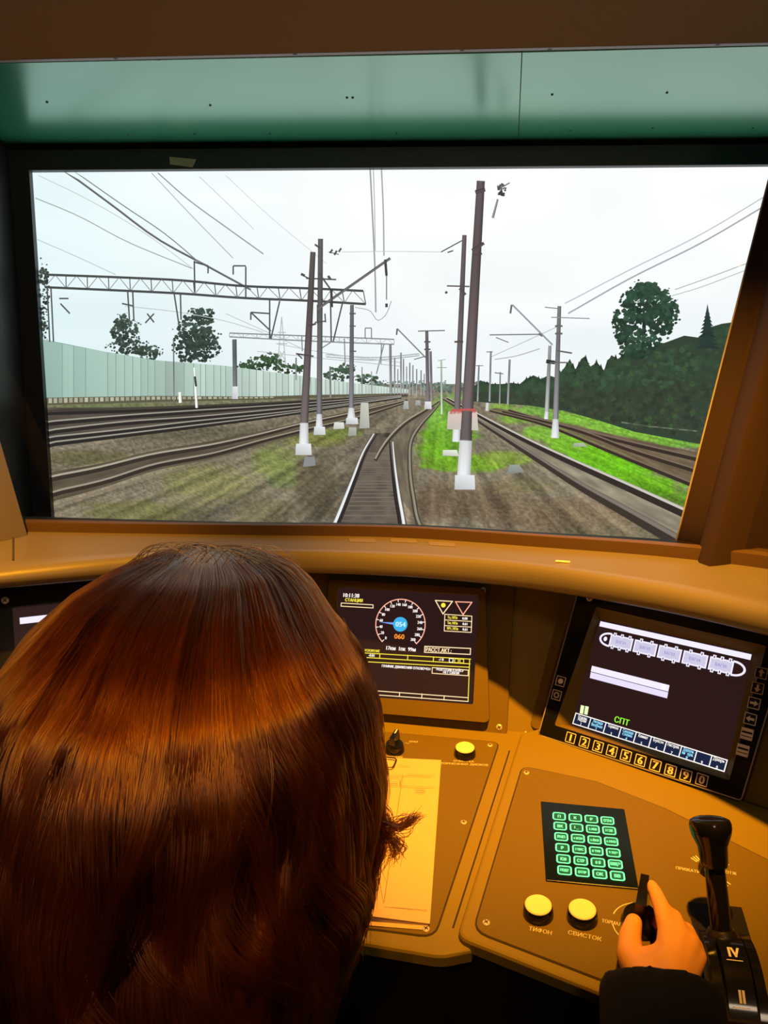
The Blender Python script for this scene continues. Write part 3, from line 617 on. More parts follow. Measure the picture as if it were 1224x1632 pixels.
pole('right pole with two crossarms before the forest in the picture', (891, 488), (885, 668), 6, 9, (104, 102, 104), (884, 698, 13), 9, None, 8, (((868, 490), (888, 492), 1.4), ((878, 506), (939, 508), 1.6, (150, 152, 156)), ((884, 520), (896, 520), 3), ((884, 532), (896, 532), 3), ((886, 559), (911, 563), 2.6), ((876, 578), (902, 578), 2.2), ((816, 486), (880, 550), 2.6, (160, 162, 166)), ((815, 486), (813, 500), 3), ((780, 534), (862, 533), 1.8, (120, 120, 126)), ((790, 538), (810, 546), 1.4), ((858, 532), (864, 536), 3)))
pole('slim grey pole left of the right crossarm pole in the picture', (876, 551), (871, 656), 5, 7, (128, 130, 128), (870, 668, 7), 6, None, 7, (((870, 576), (884, 578), 6, (50, 50, 52)),))
for lab, t, b, w, ex in (('small pole beyond the right track, left of the pair', (782, 560), (780, 640), 3, (((775, 561), (785, 561), 1.4),)), ('small bare pole beyond the right track', (812, 573), (809, 645), 3.4, ()), ('small pole with crossarm behind the right track', (797, 593), (796, 645), 2.2, (((788, 594), (802, 596), 1.6),)), ('tiny pole beside the thick near pole', (763, 582), (761, 640), 2.6, (((758, 583), (770, 583), 1.2),))):
    pole(lab + ' in the picture', t, b, w, w, (118, 118, 120), layer=6, extra=ex)
q = Pic(6); q.strip([(777, 642), (776, 655)], 6, (214, 214, 206)); q.show('marker_post', 'short white marker post by the right track in the picture')

# ================================================================== CONSOLE
MONA, MONB = WING.px(862, 1170), WING.px(1185, 1278)
MON = Frame(MONA, MONB - MONA, MON.n)
FA, FB = DESK.px(606, 1153), DESK.px(800, 1169)
FASC = Frame(FB, FB - FA, FASC.n)

# ---- dashboard ledge that sweeps round the driver, with its rounded nose
Fp = spline([(-190, 922), (0, 904), (120, 894), (240, 885), (400, 880), (550, 882), (700, 889), (860, 904), (938, 915), (1077, 938), (1224, 968), (1340, 995)], 60)
Bp = spline([(-190, 845), (0, 847), (200, 850), (400, 853), (640, 857), (860, 872), (1075, 889), (1224, 907), (1340, 928)], 60)
HF, HB = hplane(-.22), hplane(-.205)
fx = np.linspace(-185, 1335, 60)
FC = np.array([HF.px(x, np.interp(x, Fp[:, 0], Fp[:, 1])) for x in fx]); BC = np.array([HB.px(x, np.interp(x, Bp[:, 0], Bp[:, 1])) for x in fx])
dF = (FC[-1] - FC[-4]) / np.linalg.norm(FC[-1] - FC[-4]); tl_n = 7      # the ledge runs on to the side wall of the cab
FC = np.vstack([FC] + [FC[-1] + dF * .07 * k for k in range(1, tl_n + 1)]); BC = np.vstack([BC] + [BC[-1] + (dF * .55 + np.array([.45, 0, 0])) * .07 * k for k in range(1, tl_n + 1)]); NL = len(FC)
def ledge_pt(i, s, dz): return FC[i] * (1 - s) + BC[i] * s + np.array([0, 0, dz])
def ledge_f(x, s, dz):
    i = float(np.interp(x, fx, np.arange(60))); k = min(int(i), 58); return ledge_pt(k, s, dz) * (1 - i + k) + ledge_pt(k + 1, s, dz) * (i - k)
def sweep(rows, i0, i1):
    mb = MB(); m = len(rows); vs = [ledge_pt(i, s, dz) for i in range(i0, i1) for s, dz in rows]
    k = i1 - i0; fs = [(a * m + b, (a + 1) * m + b, (a + 1) * m + b + 1, a * m + b + 1) for a in range(k - 1) for b in range(m - 1)]
    fs += [[b for b in range(m)][::-1], [(k - 1) * m + b for b in range(m)]]
    return mb.add(vs, fs, None, True)
ROWS = [(1.05, -.045), (.55, -.040), (.16, -.036), (.04, -.034), (-.02, -.029), (-.045, -.021), (-.04, -.012), (-.01, -.004), (.05, -.0005), (.13, .001), (.16, .0005), (.95, .000), (1.05, .000)]
split = int(np.searchsorted(fx, 20))
dash = thing('dashboard_ledge', FC[25] - (0, 0, .04), 'long curved beige dashboard ledge below the windscreen', 'dashboard')
sweep(ROWS, split, NL).build('ledge', 'ledge_paint', dash, sharp=50)
for x, y, hw in ((576, 862, 21), (642, 862.5, 21), (703, 868, 21)):
    fy, by = np.interp(x, Fp[:, 0], Fp[:, 1]), np.interp(x, Bp[:, 0], Bp[:, 1]); s0_, s1_ = (fy - y - 3) / (fy - by), (fy - y + 3) / (fy - by)
    d, c, b, a = ledge_f(x - hw + 2, s0_, 0), ledge_f(x + hw + 2, s0_, 0), ledge_f(x + hw, s1_, 0), ledge_f(x - hw, s1_, 0)
    MB().add([q + np.array([0, 0, h]) for h in (-.001, .0012) for q in (d, c, b, a)], [(3, 2, 1, 0), (4, 5, 6, 7), (0, 1, 5, 4), (1, 2, 6, 5), (2, 3, 7, 6), (3, 0, 4, 7)]).build('vent_grille', 'mirror_mark', dash)
i0 = int(np.searchsorted(fx, 880)); p = ledge_pt(i0, .35, .0015)
MB().box(p, (.009, -.004, 0), (.001, .002, 0), (0, 0, .0008)).build('scratch_mark', 'print_white', dash)
corner = thing('dashboard_corner', FC[2] - (0, 0, .04), 'short beige dashboard corner piece at the left end of the ledge', 'dashboard')
sweep(ROWS, 0, split + 1).build('ledge', 'ledge_paint', corner, sharp=50)
mb = MB(); mb.tube([ledge_pt(split, s, .0012) for s in (1.0, .9, .55, .3, .12)], .0016, 6); mb.build('joint', 'groove', corner)

# sill of the windscreen: a raised dark brown strip along the back of the ledge
SILL = [(1.0, -.02), (1.0, .012), (1.004, .0165), (1.03, .0175), (1.25, .016), (1.25, -.02)]
sweep(SILL, 0, NL).build('trim_3', 'sill_paint', label='dark brown windscreen sill strip behind the ledge', kind='structure', sharp=40)
MB().add([np.array([x, y, z]) for z in (-.42, -.405) for x, y in ((-.95, 1.36), (.9, 1.15), (.95, 1.72), (-.95, 1.72))],
         [(3, 2, 1, 0), (4, 5, 6, 7), (0, 1, 5, 4), (1, 2, 6, 5), (2, 3, 7, 6), (3, 0, 4, 7)]).build('trim_4', 'box_black', label='black shelf between the sill and the big screen', kind='structure')

# ---- windscreen pillars
def pillar(name, label, bottom, top, material):
    """Swept profile between a lower and an upper row of points."""
    n = len(bottom); vs = []
    for k in range(9):
        t = k / 8; vs += [np.array(b) * (1 - t) + np.array(a) * t for b, a in zip(bottom, top)]
    fs = [(k * n + i, k * n + (i + 1) % n, (k + 1) * n + (i + 1) % n, (k + 1) * n + i) for k in range(8) for i in range(n)]
    fs += [list(range(n))[::-1], [8 * n + i for i in range(n)]]
    return MB().add(vs, fs, None, True).build(name, material, label=label, kind='structure', sharp=28)
def at_y(px, py, y): d = ray(px, py); return d * (y / d[1])
def lineup(p0, p1, z):
    p0, p1 = np.array(p0), np.array(p1); return p0 + (p1 - p0) * ((z - p0[2]) / (p1[2] - p0[2]))
prof = [((1075, 873), (1224, 290), 1.075, 1.13), ((1112, 876), (1262, 300), 1.045, 1.10), ((1119, 877), (1275, 300), 1.02, 1.075), ((1136, 882), (1292, 300), 1.0, 1.055), ((1155, 888), (1312, 300), 1.0, 1.05), ((1330, 930), (1480, 300), 1.03, 1.06)]
bot, tp_ = [], []
for a, b, ya, yb in prof:
    p, q = at_y(*a, ya), at_y(*b, yb); bot.append(lineup(p, q, -.26)); tp_.append(lineup(p, q, .76))
bot += [bot[-1] + (0, .2, 0), bot[0] + (.10, .12, 0)]; tp_ += [tp_[-1] + (0, .2, 0), tp_[0] + (.12, .12, 0)]
pillar('trim_5', 'brown windscreen pillar on the right with rounded inner fillet', bot, tp_, 'pillar_paint')
e0, e1 = lineup(bot[0], tp_[0], -.20), lineup(bot[0], tp_[0], .70)
MB().tube([e0 + (-.0008, -.0015, 0), e1 + (-.0008, -.0015, 0)], .0012, 6).build('trim_6', 'trim_light', label='pale sealing edge of the right windscreen pillar', kind='structure')
MB().plate(Frame((.80, 1.06, .26), (1, -.25, 0), (-.25, -1, 0)), [(-.16, -.56), (.50, -.56), (.50, .53), (.02, .53)], -.03, 0).build('trim_8', 'pillar_paint', label='brown lining panel between the right pillar and the side wall', kind='structure')
bl, tl = [], []
for a, b, ya, yb in (((38, 834), (0, 703), 1.30, 1.30), ((0, 838), (-36, 703), 1.26, 1.26), ((-200, 850), (-260, 700), 1.1, 1.1), ((-200, 850), (-260, 700), 1.35, 1.35)):
    p, q = at_y(*a, ya), at_y(*b, yb); bl.append(lineup(p, q, -.24)); tl.append(lineup(p, q, .60))
pillar('trim_7', 'beige left windscreen pillar rising from the dashboard corner', bl, tl, 'ledge_paint')

# ---- desk
console = thing('control_console', DESK.at(.1, .1, -.12), 'beige painted driver console desk with panels and fascia', 'console')
dk = uvs(DESK, [(690, 1490)])  # reference corner
fl = DESK.uv(573, 1502); fr_ = DESK.uv(703, 1524); sl_ = ((fr_[1] - fl[1]) / (fr_[0] - fl[0]))
hinge_f, hinge_b = DESK.uv(722, 1500), DESK.uv(826, 1160)
desk_out = [(-.75, fl[1] - sl_ * (.75 + fl[0]) + .02), fl, fr_, (hinge_f[0] + .02, hinge_f[1] - .01), (hinge_b[0] + .05, hinge_b[1] + .05), (-.55, hinge_b[1] + .15), (-.80, hinge_b[1] - .1)]
MB().plate(DESK, rounded(desk_out, [0, 0, .012, 0, 0, 0, 0]), -.016, 0, .004).build('desk_top', 'desk_paint', console)
wf0, wf1 = WING.uv(727, 1492), WING.uv(968, 1587); wd = np.array(wf1) - np.array(wf0); wd /= np.linalg.norm(wd)
wing_out = [WING.uv(830, 1168), wf0, tuple(np.array(wf0) + wd * .50), tuple(np.array(wf0) + wd * .50 + np.array([.15, .42])), WING.uv(1400, 1340), WING.uv(1230, 1290), WING.uv(862, 1160)]
MB().plate(WING, rounded(wing_out, [.004, .014, 0, 0, 0, 0, 0]), -.016, 0, .004).build('desk_wing', 'desk_paint', console)
# dark rod along the desk and wing joint, painting in the step's shadow
g0, g1 = DESK.uv(812, 1196, .001), DESK.uv(722, 1478, .001)
MB().tube([DESK.at(*g0, .0), DESK.at(*g1, .0)], .0011, 6).build('joint', 'groove', console)
# raised panel plates with their fine dark outline
def panel_plate(fr, outline, r, name, parent, label=None):
    o = rounded(outline, r)
    MB().plate(fr, grow(o, .0016), -.001, .0006).build('gasket', 'groove', parent)
    return MB().plate(fr, o, -.001, .0018, .0009).build(name, 'plate_paint', parent, label=label)
cp = [(-.50, DESK.uv(620, 1168)[1] + .01), DESK.uv(628, 1169), DESK.uv(795, 1184), DESK.uv(692, 1494), DESK.uv(600, 1482), (-.50, DESK.uv(600, 1482)[1])]
centre_plate = panel_plate(DESK, cp, [.01, 0, .012, .016, 0, .01], 'panel_plate', console)
wp = [WING.uv(833, 1222), WING.uv(755, 1484), WING.uv(952, 1560), tuple(np.array(WING.uv(952, 1560)) + wd * .25), tuple(np.array(WING.uv(1224, 1372)) + np.array([.12, -.05])), WING.uv(1224, 1372), WING.uv(1060, 1290), WING.uv(950, 1247)]
wing_plate = panel_plate(WING, wp, [.014, .016, 0, 0, .02, 0, 0, 0], 'panel_plate', console)
def screws(fr, pix, parent, r=.0042, w=.0018):
    for x, y in pix:
        u, v = fr.uv(x, y, w); s = cross_screw(fr, u, v, parent, r, w); screw_slot(fr, u, v, s, r, w)
screws(DESK, [(781, 1188), (739, 1311), (679, 1481)], centre_plate)
screws(WING, [(839, 1232), (775, 1471)], wing_plate)
# front face of the desk, coloured black for the shadow below its edge
mb = MB()
fpts = [DESK.at(*q, -.012) for q in (desk_out[0], fl, fr_)] + [WING.at(*wf0, -.014), WING.at(*(np.array(wf0) + wd * .50), -.014)]
fpts = [p + np.array([0, .004, 0]) for p in fpts]
vs = fpts + [p + np.array([0, .10, -.45]) for p in fpts]; n = len(fpts)
mb.add(vs, [(i + n, i + n + 1, i + 1, i) for i in range(n - 1)]); mb.build('front_panel', 'black_plastic', console)
# fascia plates behind the desk
fu = FASC.uv(808, 1168)[0]
fs_plate = MB().plate(FASC, rounded([(-.52, -.02), (fu, -.004), (fu + .004, .245), (-.52, .245)], [0, .010, 0, 0]), -.02, 0, .002).build('fascia', 'plate_paint', console)
screws(FASC, [(795.5, 1159), (770, 941)], fs_plate, .0048, .0)
ru_ = MON.uv(834, 1172)[0]
mb = MB()                                                     # recessed upright strip between both fascia plates
a0, a1 = FASC.at(fu + .001, -.02, -.006), MON.at(ru_ - .001, -.03, -.018)
a0 = a0 - FASC.u * .012; a1 = a1 + MON.u * .012
mb.add([a0, a1, a1 + MON.v * .30, a0 + FASC.v * .29], [(0, 1, 2, 3)]); mb.build('fascia_recess', 'desk_paint', console)
ru = ru_
rf_plate = MB().plate(MON, rounded([(ru, .004), (.80, -.004), (.80, .255), (ru - .004, .255)], [.010, 0, 0, 0]), -.03, -.012, .002).build('fascia', 'plate_paint', console)
screws(MON, [(835, 1168)], rf_plate, .0045, -.012)
dL = ray(28, 990); LM = dL * (1.15 / dL[1]); LMON = wall_frame(LM, -25, 25)
MB().plate(LMON, [(-.30, -.22), (.30, -.22), (.30, .10), (-.30, .10)], -.03, -.016).build('fascia', 'plate_paint', console)

# ================================================================== CENTRE MONITOR
WH = lin((255, 246, 238)); YE = lin((246, 226, 70)); PK = lin((255, 176, 150)); OR = lin((255, 150, 40)); BLU = lin((60, 170, 225)); BL2 = lin((120, 150, 235)); CRM = lin((255, 226, 176))
mc = thing('monitor', FASC.at(-.15, 0, 0), 'centre monitor with round speed dial in a beige frame', 'monitor')
po = uvs(FASC, [(524, 924), (773, 938), (780, 1152), (560, 1133)], .014); pi_ = uvs(FASC, [(535, 935), (763, 948), (754, 1123), (546, 1108)], .014)
po[3] = (po[0][0] + .004, po[3][1]); MB().frame_plate(FASC, rounded(po, .010), rounded(pi_, .004), -.002, .014).build('frame', 'plate_paint', mc)
ps = uvs(FASC, [(532, 932), (766, 944), (757, 1126), (540, 1110)], .002)
MB().plate(FASC, ps, -.004, .002).build('screen', 'glass_dark', mc)
UW = .0026
def U(x, y): return FASC.uv(x, y, UW)
def uitext(s, x, y, h, col, sx=1.0, ang=0, bold=0.0003, fr=FASC, par=None, name='lettering', w=UW):
    mb = MB(); letter(mb, fr, s, *fr.uv(x, y, w), h, w, col, ang, sx, bold); return mb.build(name, 'display_ui', par or mc)
def uilines(segs, wd, col, fr=FASC, par=None, name='ruled_lines', w=UW):
    mb = MB()
    for s in segs: bars(mb, fr, [fr.uv(x, y, w) for x, y in s], wd, w, col)
    return mb.build(name, 'display_ui', par or mc)
uitext('10:11:38', 560, 949, .0095, WH, .9); uitext('СТАНЦИЯ', 564, 957, .0075, YE, .85)
uilines([[(544, 961), (594.5, 964), (594.5, 969), (543.5, 966), (544, 961)]], .0013, CRM, name='station_box')
cu_, cv_ = U(638, 995); R0 = .0415
dial = MB(); arc = [(cu_ + R0 * math.sin(math.radians(a)), cv_ + R0 * math.cos(math.radians(a))) for a in np.linspace(-136, 136, 49)]
bars(dial, FASC, arc, .0016, UW, PK)
for k in range(16):
    a = math.radians(-136 + 272 * k / 15); bars(dial, FASC, [(cu_ + R0 * math.sin(a), cv_ + R0 * math.cos(a)), (cu_ + (R0 - .004) * math.sin(a), cv_ + (R0 - .004) * math.cos(a))], .0011, UW, WH)
    letter(dial, FASC, str(k * 20), cu_ + (R0 - .0085) * math.sin(a), cv_ + (R0 - .0085) * math.cos(a), .0066, UW, WH, 0, .85, .0002)
dial.build('speed_dial', 'display_ui', mc)
nd = MB(); na = math.radians(-136 + 272 * 54 / 300); dn = np.array([math.sin(na), math.cos(na)]); pn = np.array([-dn[1], dn[0]]); c0 = np.array([cu_, cv_])
q = [c0 + dn * (R0 - .006), c0 + pn * .0028, c0 - pn * .0028]; nd.add([FASC.at(*k, UW + .0002) for k in q], [(0, 1, 2)], BL2); nd.build('needle', 'display_ui', mc)
hb = MB(); hb.add([FASC.at(cu_ + .012 * math.cos(t), cv_ + .012 * math.sin(t), UW + .0004) for t in np.linspace(0, 2 * math.pi, 33)[:-1]], [list(range(32))], BLU); hb.build('dial_hub', 'display_ui', mc)
uitext('054', 638.5, 995, .0115, lin((205, 240, 255)), 1.0, w=UW + .0006); uitext('060', 636.5, 1014.5, .0115, OR)
for pts, c, nm in (([(694, 957), (721, 958.5), (706, 978.5)], CRM, 'yellow signal triangle'), ([(726, 959), (752, 960), (738, 979.5)], PK, 'red signal triangle')):
    mb = MB(); bars(mb, FASC, [U(*k) for k in pts], .0016, UW, c, True); mb.build('triangle', 'display_ui', mc, label=nm)
dt = MB(); u_, v_ = U(706.5, 964.5); dt.add([FASC.at(u_ + .0038 * math.cos(t), v_ + .0038 * math.sin(t), UW) for t in np.linspace(0, 2 * math.pi, 17)[:-1]], [list(range(16))], YE); dt.build('signal_dot', 'display_ui', mc)
uilines([[(709, 979), (752, 982), (751, 1008), (708, 1005.5), (709, 979)], [(708.6, 988), (752, 990.5)], [(708.4, 997), (751.5, 999.5)]], .0012, CRM, name='pressure_table')
for i, (s, t) in enumerate((('Тц, МПа', '0.00'), ('Тм, МПа', '0.61'), ('УР1, МПа', '0.61'))):
    uitext(s, 721, 984.5 + i * 8.7, .0058, YE, .72); uitext(t, 741, 985.7 + i * 8.7, .0058, WH, .85)
uitext('17км  1пк  99м', 639, 1034, .0088, WH, .85)
uilines([[(677, 1030), (750, 1033.5), (749.5, 1043), (676.5, 1039.5), (677, 1030)]], .0014, CRM, name='distance_box'); uitext('РАССТ.АКТ.:', 699, 1036, .0088, CRM, .8)
uitext('ШКУПА  УСКОРЕНИЕ', 585, 1036.5, .0056, YE, .75)
uilines([[(553, 1039), (750, 1050.5)], [(553, 1046), (749, 1058)], [(553, 1053), (748, 1063.5)], [(579.5, 1040.5), (579, 1047.5)], [(605.5, 1042), (605, 1049)], [(650, 1044.5), (649.5, 1051.5)], [(691, 1047), (690.5, 1054)], [(748.5, 1050.5), (746, 1118)]], .0013, YE, name='table_rule')
uitext('-0000', 568, 1043, .006, WH, .9); uitext('-0.01', 592, 1044.5, .006, WH, .9); uitext('16:36', 562, 1049, .006, WH, .8); uitext('-/ 0', 703, 1051, .006, WH)
for x, c in ((719, WH), (727.5, YE), (736, YE)):
    mb = MB(); u_, v_ = U(x, 1052.5 + (x - 719) * .06); bars(mb, FASC, [(u_ - .003, v_ - .003), (u_ + .003, v_ - .003), (u_ + .003, v_ + .003), (u_ - .003, v_ + .003)], .0012, UW, c, True); mb.build('status_icon', 'display_ui', mc)
uitext('ГРАФИК ДВИЖЕНИЯ ОТКЛЮЧЕН', 647, 1064, .0056, WH, .88)
uilines([[(689, 1064), (746.5, 1068), (746, 1077), (688.5, 1073), (689, 1064)]], .0012, CRM, name='message_box'); uitext('ПОДГОТОВЬ К РЕЙСУ', 717, 1067.5, .0052, WH, .78); uitext('НЕТ СВЯЗИ', 719, 1072, .0052, WH, .9)
uilines([[(546, 1097), (746, 1112)], [(546, 1103.5), (746, 1118)], [(601, 1101), (600.5, 1107.5)], [(637, 1103.6), (636.4, 1110)], [(672.5, 1106), (672, 1113)], [(708, 1109), (707.5, 1115.5)], [(569, 1099), (568.5, 1105)]], .0013, CRM, name='softkey_row')

# ================================================================== RIGHT MONITOR
mr = thing('monitor', MON.at(.15, 0, -.02), 'right monitor with black bezel and number keys, showing a white train diagram', 'monitor')
mo = uvs(MON, [(923, 938), (1262, 1012), (1183, 1278), (858, 1172)]); mi = uvs(MON, [(951, 968), (1222, 1030), (1163, 1244), (885, 1156)])
ro, ri = rounded(mo, .006), rounded(mi, .003)
MB().plate(MON, grow(ro, .001), -.034, -.0125).build('housing', 'black_plastic', mr)
MB().frame_plate(MON, ro, ri, -.012, .003).build('bezel', 'gloss_black', mr)
mb = MB(); bars(mb, MON, grow(ro, -.0012), .0016, .0034, None, True); mb.build('edge_strip', 'trim_light', mr)
scr_uv = uvs(MON, [(956, 987), (1200, 1041), (1157, 1231), (911, 1156)], -.010)
lip = MB(); lo_ = mi; li_ = scr_uv
vs = [MON.at(*q, .003) for q in lo_] + [MON.at(*q, -.0095) for q in li_]; lip.add(vs, [(i, (i + 1) % 4, 4 + (i + 1) % 4, 4 + i) for i in range(4)]); lip.build('recess', 'plate_paint', mr)
MB().plate(MON, grow(scr_uv, .002), -.012, -.010).build('screen', 'glass_dark', mr)
RW = -.0094
WT = lin((232, 226, 246)); LG = lin((196, 192, 216))
def rp(pts, col, name, lift=0.0):
    mb = MB(); mb.add([MON.at(*MON.uv(x, y, RW), RW + lift) for x, y in pts], [list(range(len(pts)))[::-1]], col); return mb.build(name, 'display_ui', mr)
rp([(957, 990), (1198, 1043), (1196, 1052), (955, 998)], WT, 'title_bar')
cars = [((966, 1009), (1012, 1020), True, False), ((1013, 1019), (1049, 1028), False, False), ((1050, 1028.5), (1086, 1037), False, False), ((1087, 1038), (1124, 1047), False, False), ((1125, 1047), (1179, 1060), False, True)]
def lerp(a, b, t): return (a[0] * (1 - t) + b[0] * t, a[1] * (1 - t) + b[1] * t)
AX = np.array(MON.uv(1190, 1068, RW)) - np.array(MON.uv(962, 1016, RW)); AX /= np.linalg.norm(AX); AY = np.array([-AX[1], AX[0]])
st_, en_ = np.array(MON.uv(955, 1016, RW)), np.array(MON.uv(1190, 1066, RW)); LEN = np.linalg.norm(en_ - st_)
def tr(a, b): return st_ + AX * a + AY * b
edges_ = [.016, .054, .091, .127, .164, LEN - .016]; edges_ = [e * LEN / .215 if e < LEN - .017 else e for e in edges_]
for k in range(5):
    a, b = edges_[k] + .0012, edges_[k + 1] - .0012; h = .0095
    car = MB(); car.add([MON.at(*tr(x, y), RW) for x, y in ((a, -h), (b, -h), (b, h), (a, h))], [(0, 1, 2, 3)], WT)
    if k in (0, 4):
        sgn = -1 if k == 0 else 1; o = a if k == 0 else b; ring = [(o + sgn * .015 * math.cos(t), h * math.sin(t)) for t in np.linspace(-math.pi / 2, math.pi / 2, 15)]
        bars(car, MON, [tuple(tr(*q)) for q in ring], .0028, RW, WT)
    car = car.build('car', 'display_ui', mr)
    inner = MB(); inner.add([MON.at(*tr(x, y), RW + .0002) for x, y in ((a + .002, -h + .002), (b - .002, -h + .002), (b - .002, h - .002), (a + .002, h - .002))], [(0, 1, 2, 3)], LG)
    inner.build('car_interior', 'display_ui', car)
    tx = MB(); letter(tx, MON, 'ВАГ0%d' % (k + 1), *tr((a + b) / 2, 0), .0062, RW + .0004, lin((120, 112, 190)), math.degrees(math.atan2(AX[1], AX[0])), .9); tx.build('lettering', 'display_ui', car)
    for j in (.18, .5, .84) if k in (0, 4) else (.28, .74):
        for s in (-1, 1):
            dm = MB(); x = a + (b - a) * j; dm.add([MON.at(*tr(x + dx, s * h + dy), RW + .0003) for dx, dy in ((-.0022, -.003), (.0022, -.003), (.0022, .003), (-.0022, .003))], [(0, 1, 2, 3)], WT)
            dm.add([MON.at(*tr(x + dx, s * h + dy), RW + .0005) for dx, dy in ((-.0007, -.0016), (.0007, -.0016), (.0007, .0016), (-.0007, .0016))], [(0, 1, 2, 3)], lin((40, 36, 50))); dm.build('car_door', 'display_ui', car)
cb = MB(); u_, v_ = tr(.010, 0); cb.add([MON.at(u_ + .0028 * math.cos(t), v_ + .0036 * math.sin(t), RW + .0002) for t in np.linspace(0, 2 * math.pi, 13)[:-1]], [list(range(12))], WT); cb.build('cab_marker', 'display_ui', mr)
rp([(943.5, 1061), (1067, 1092), (1065, 1102.5), (941.5, 1070)], WT, 'message_bar'); rp([(941.5, 1071), (1065, 1103.5), (1063, 1113), (940, 1080.5)], lin((222, 214, 240)), 'message_bar')
rp([(1055, 1091), (1061, 1092.5), (1060, 1099), (1054, 1097)], lin((252, 252, 252)), 'check_mark', .0003)
for x in (928.5, 935.5): rp([(x - 2.6, 1123.5 + (x - 928) * .2), (x + 2.8, 1125 + (x - 928) * .2), (x + .6, 1138 + (x - 928) * .2), (x - 4.6, 1136.5 + (x - 928) * .2)], lin((232, 250, 190)), 'door_icon')
sa = math.degrees(math.atan2(AX[1], AX[0]))
uitext('СПТ', 991, 1149, .012, lin((150, 240, 60)), .9, sa, .0003, MON, mr, w=RW)
bx = [912.6 + (1155 - 912.6) * k / 10 for k in range(11)]
tl_, tr_, br_, bl_ = (918, 1136.5), (1159, 1211.5), (1154, 1229.5), (913, 1153)
caps = (('Основн.', 'экран', '1'), ('Легенда', 'Вкл/Выкл', '2'), ('Тормоза', '', '3'), ('Силовая', 'схема', '4'), ('Климат', '', '5'), ('Буксы', '', '6'), ('Настрой.', '', '7'), ('Дополн.', 'информ.', '8'), ('', '', '9'), ('Дверь', '', '0'))
for k in range(10):
    a, b, c, d = lerp(tl_, tr_, k / 10), lerp(tl_, tr_, (k + 1) / 10), lerp(bl_, br_, (k + 1) / 10), lerp(bl_, br_, k / 10)
    mb = MB(); mb.add([MON.at(*MON.uv(*q, RW), RW) for q in (d, c, b, a)], [(0, 1, 2, 3)], lin((26, 34, 62)))
    bars(mb, MON, [MON.uv(*q, RW) for q in (a, b, c, d)], .0014, RW + .0003, WH, True); key = mb.build('softkey', 'display_ui', mr)
    tx = MB(); col = lin((150, 225, 255)) if k in (1, 3, 7) else WH
    for s, t in zip(caps[k], (.22, .52, .84)):
        if s: x, y = lerp(lerp(a, b, .5), lerp(d, c, .5), t); letter(tx, MON, s, *MON.uv(x, y, RW), .0062, RW + .0005, col, sa, .62 if len(s) > 5 else .8, .00012)
    tx.build('lettering', 'display_ui', key)
def bez_key(x, y, s, icon=None, lit=1.0):
    u_, v_ = MON.uv(x, y, .003); h = .0078; ca, sa_ = AX, AY
    P = lambda a, b: tuple(np.array([u_, v_]) + ca * a + sa_ * b)
    body = MB(); body.plate(MON, rounded([P(-h, -h), P(h, -h), P(h, h), P(-h, h)], .0015), .002, .0042, .0006); k = body.build('key', 'black_plastic', mr)
    pr = MB(); bars(pr, MON, [P(-h * .9, -h * .9), P(h * .9, -h * .9), P(h * .9, h * .9), P(-h * .9, h * .9)], .0010, .0046, None, True)
    if s: letter(pr, MON, s, u_, v_, .0150, .0046, None, sa, 1.0, .0006)
    elif icon == 'dot': pr.add([MON.at(*P(.0042 * math.cos(t), .0042 * math.sin(t)), .0046) for t in np.linspace(0, 2 * math.pi, 17)[:-1]], [list(range(16))])
    elif icon == 'ring': bars(pr, MON, [P(.0036 * math.cos(t), .0036 * math.sin(t)) for t in np.linspace(0, 2 * math.pi, 17)[:-1]], .0018, .0046, None, True)
    elif icon in ('up', 'down', 'right', 'left'):
        t = {'up': (0, 1), 'down': (0, -1), 'right': (1, 0), 'left': (-1, 0)}[icon]; n_ = (-t[1], t[0]); g = lambda a, b: P(t[0] * a + n_[0] * b, t[1] * a + n_[1] * b)
        pr.add([MON.at(*q, .0046) for q in (g(.0055, 0), g(.0005, .0042), g(.0005, -.0042))], [(0, 1, 2)]); pr.add([MON.at(*q, .0046) for q in (g(-.005, .0016), g(-.005, -.0016), g(.0008, -.0016), g(.0008, .0016))], [(0, 1, 2, 3)])
    elif icon == 'bars':
        for b in (.005, -.001, -.0055): bars(pr, MON, [P(-.0055, b), P(.0055, b)], .0034, .0046)
    pr.build('legend', 'print_white', k)
for s, x, y in (('1', 910, 1176), ('2', 932, 1183), ('3', 953.6, 1190), ('4', 975.6, 1197), ('5', 998, 1204.6), ('6', 1021, 1212), ('7', 1045, 1220), ('8', 1069, 1228), ('9', 1093.5, 1236), ('0', 1119, 1243)): bez_key(x, y, s)
bez_key(894, 1086, '', 'dot'); bez_key(887.5, 1108, '', 'ring')
for (x, y), ic in zip(((1213.6, 1073), (1207.6, 1097), (1202, 1121), (1196, 1146), (1190.6, 1170), (1184, 1196)), ('up', 'down', 'right', 'left', 'bars', 'bars')): bez_key(x, y, '', ic)
screws(MON, [(940, 953)], mr, .0055, .003)

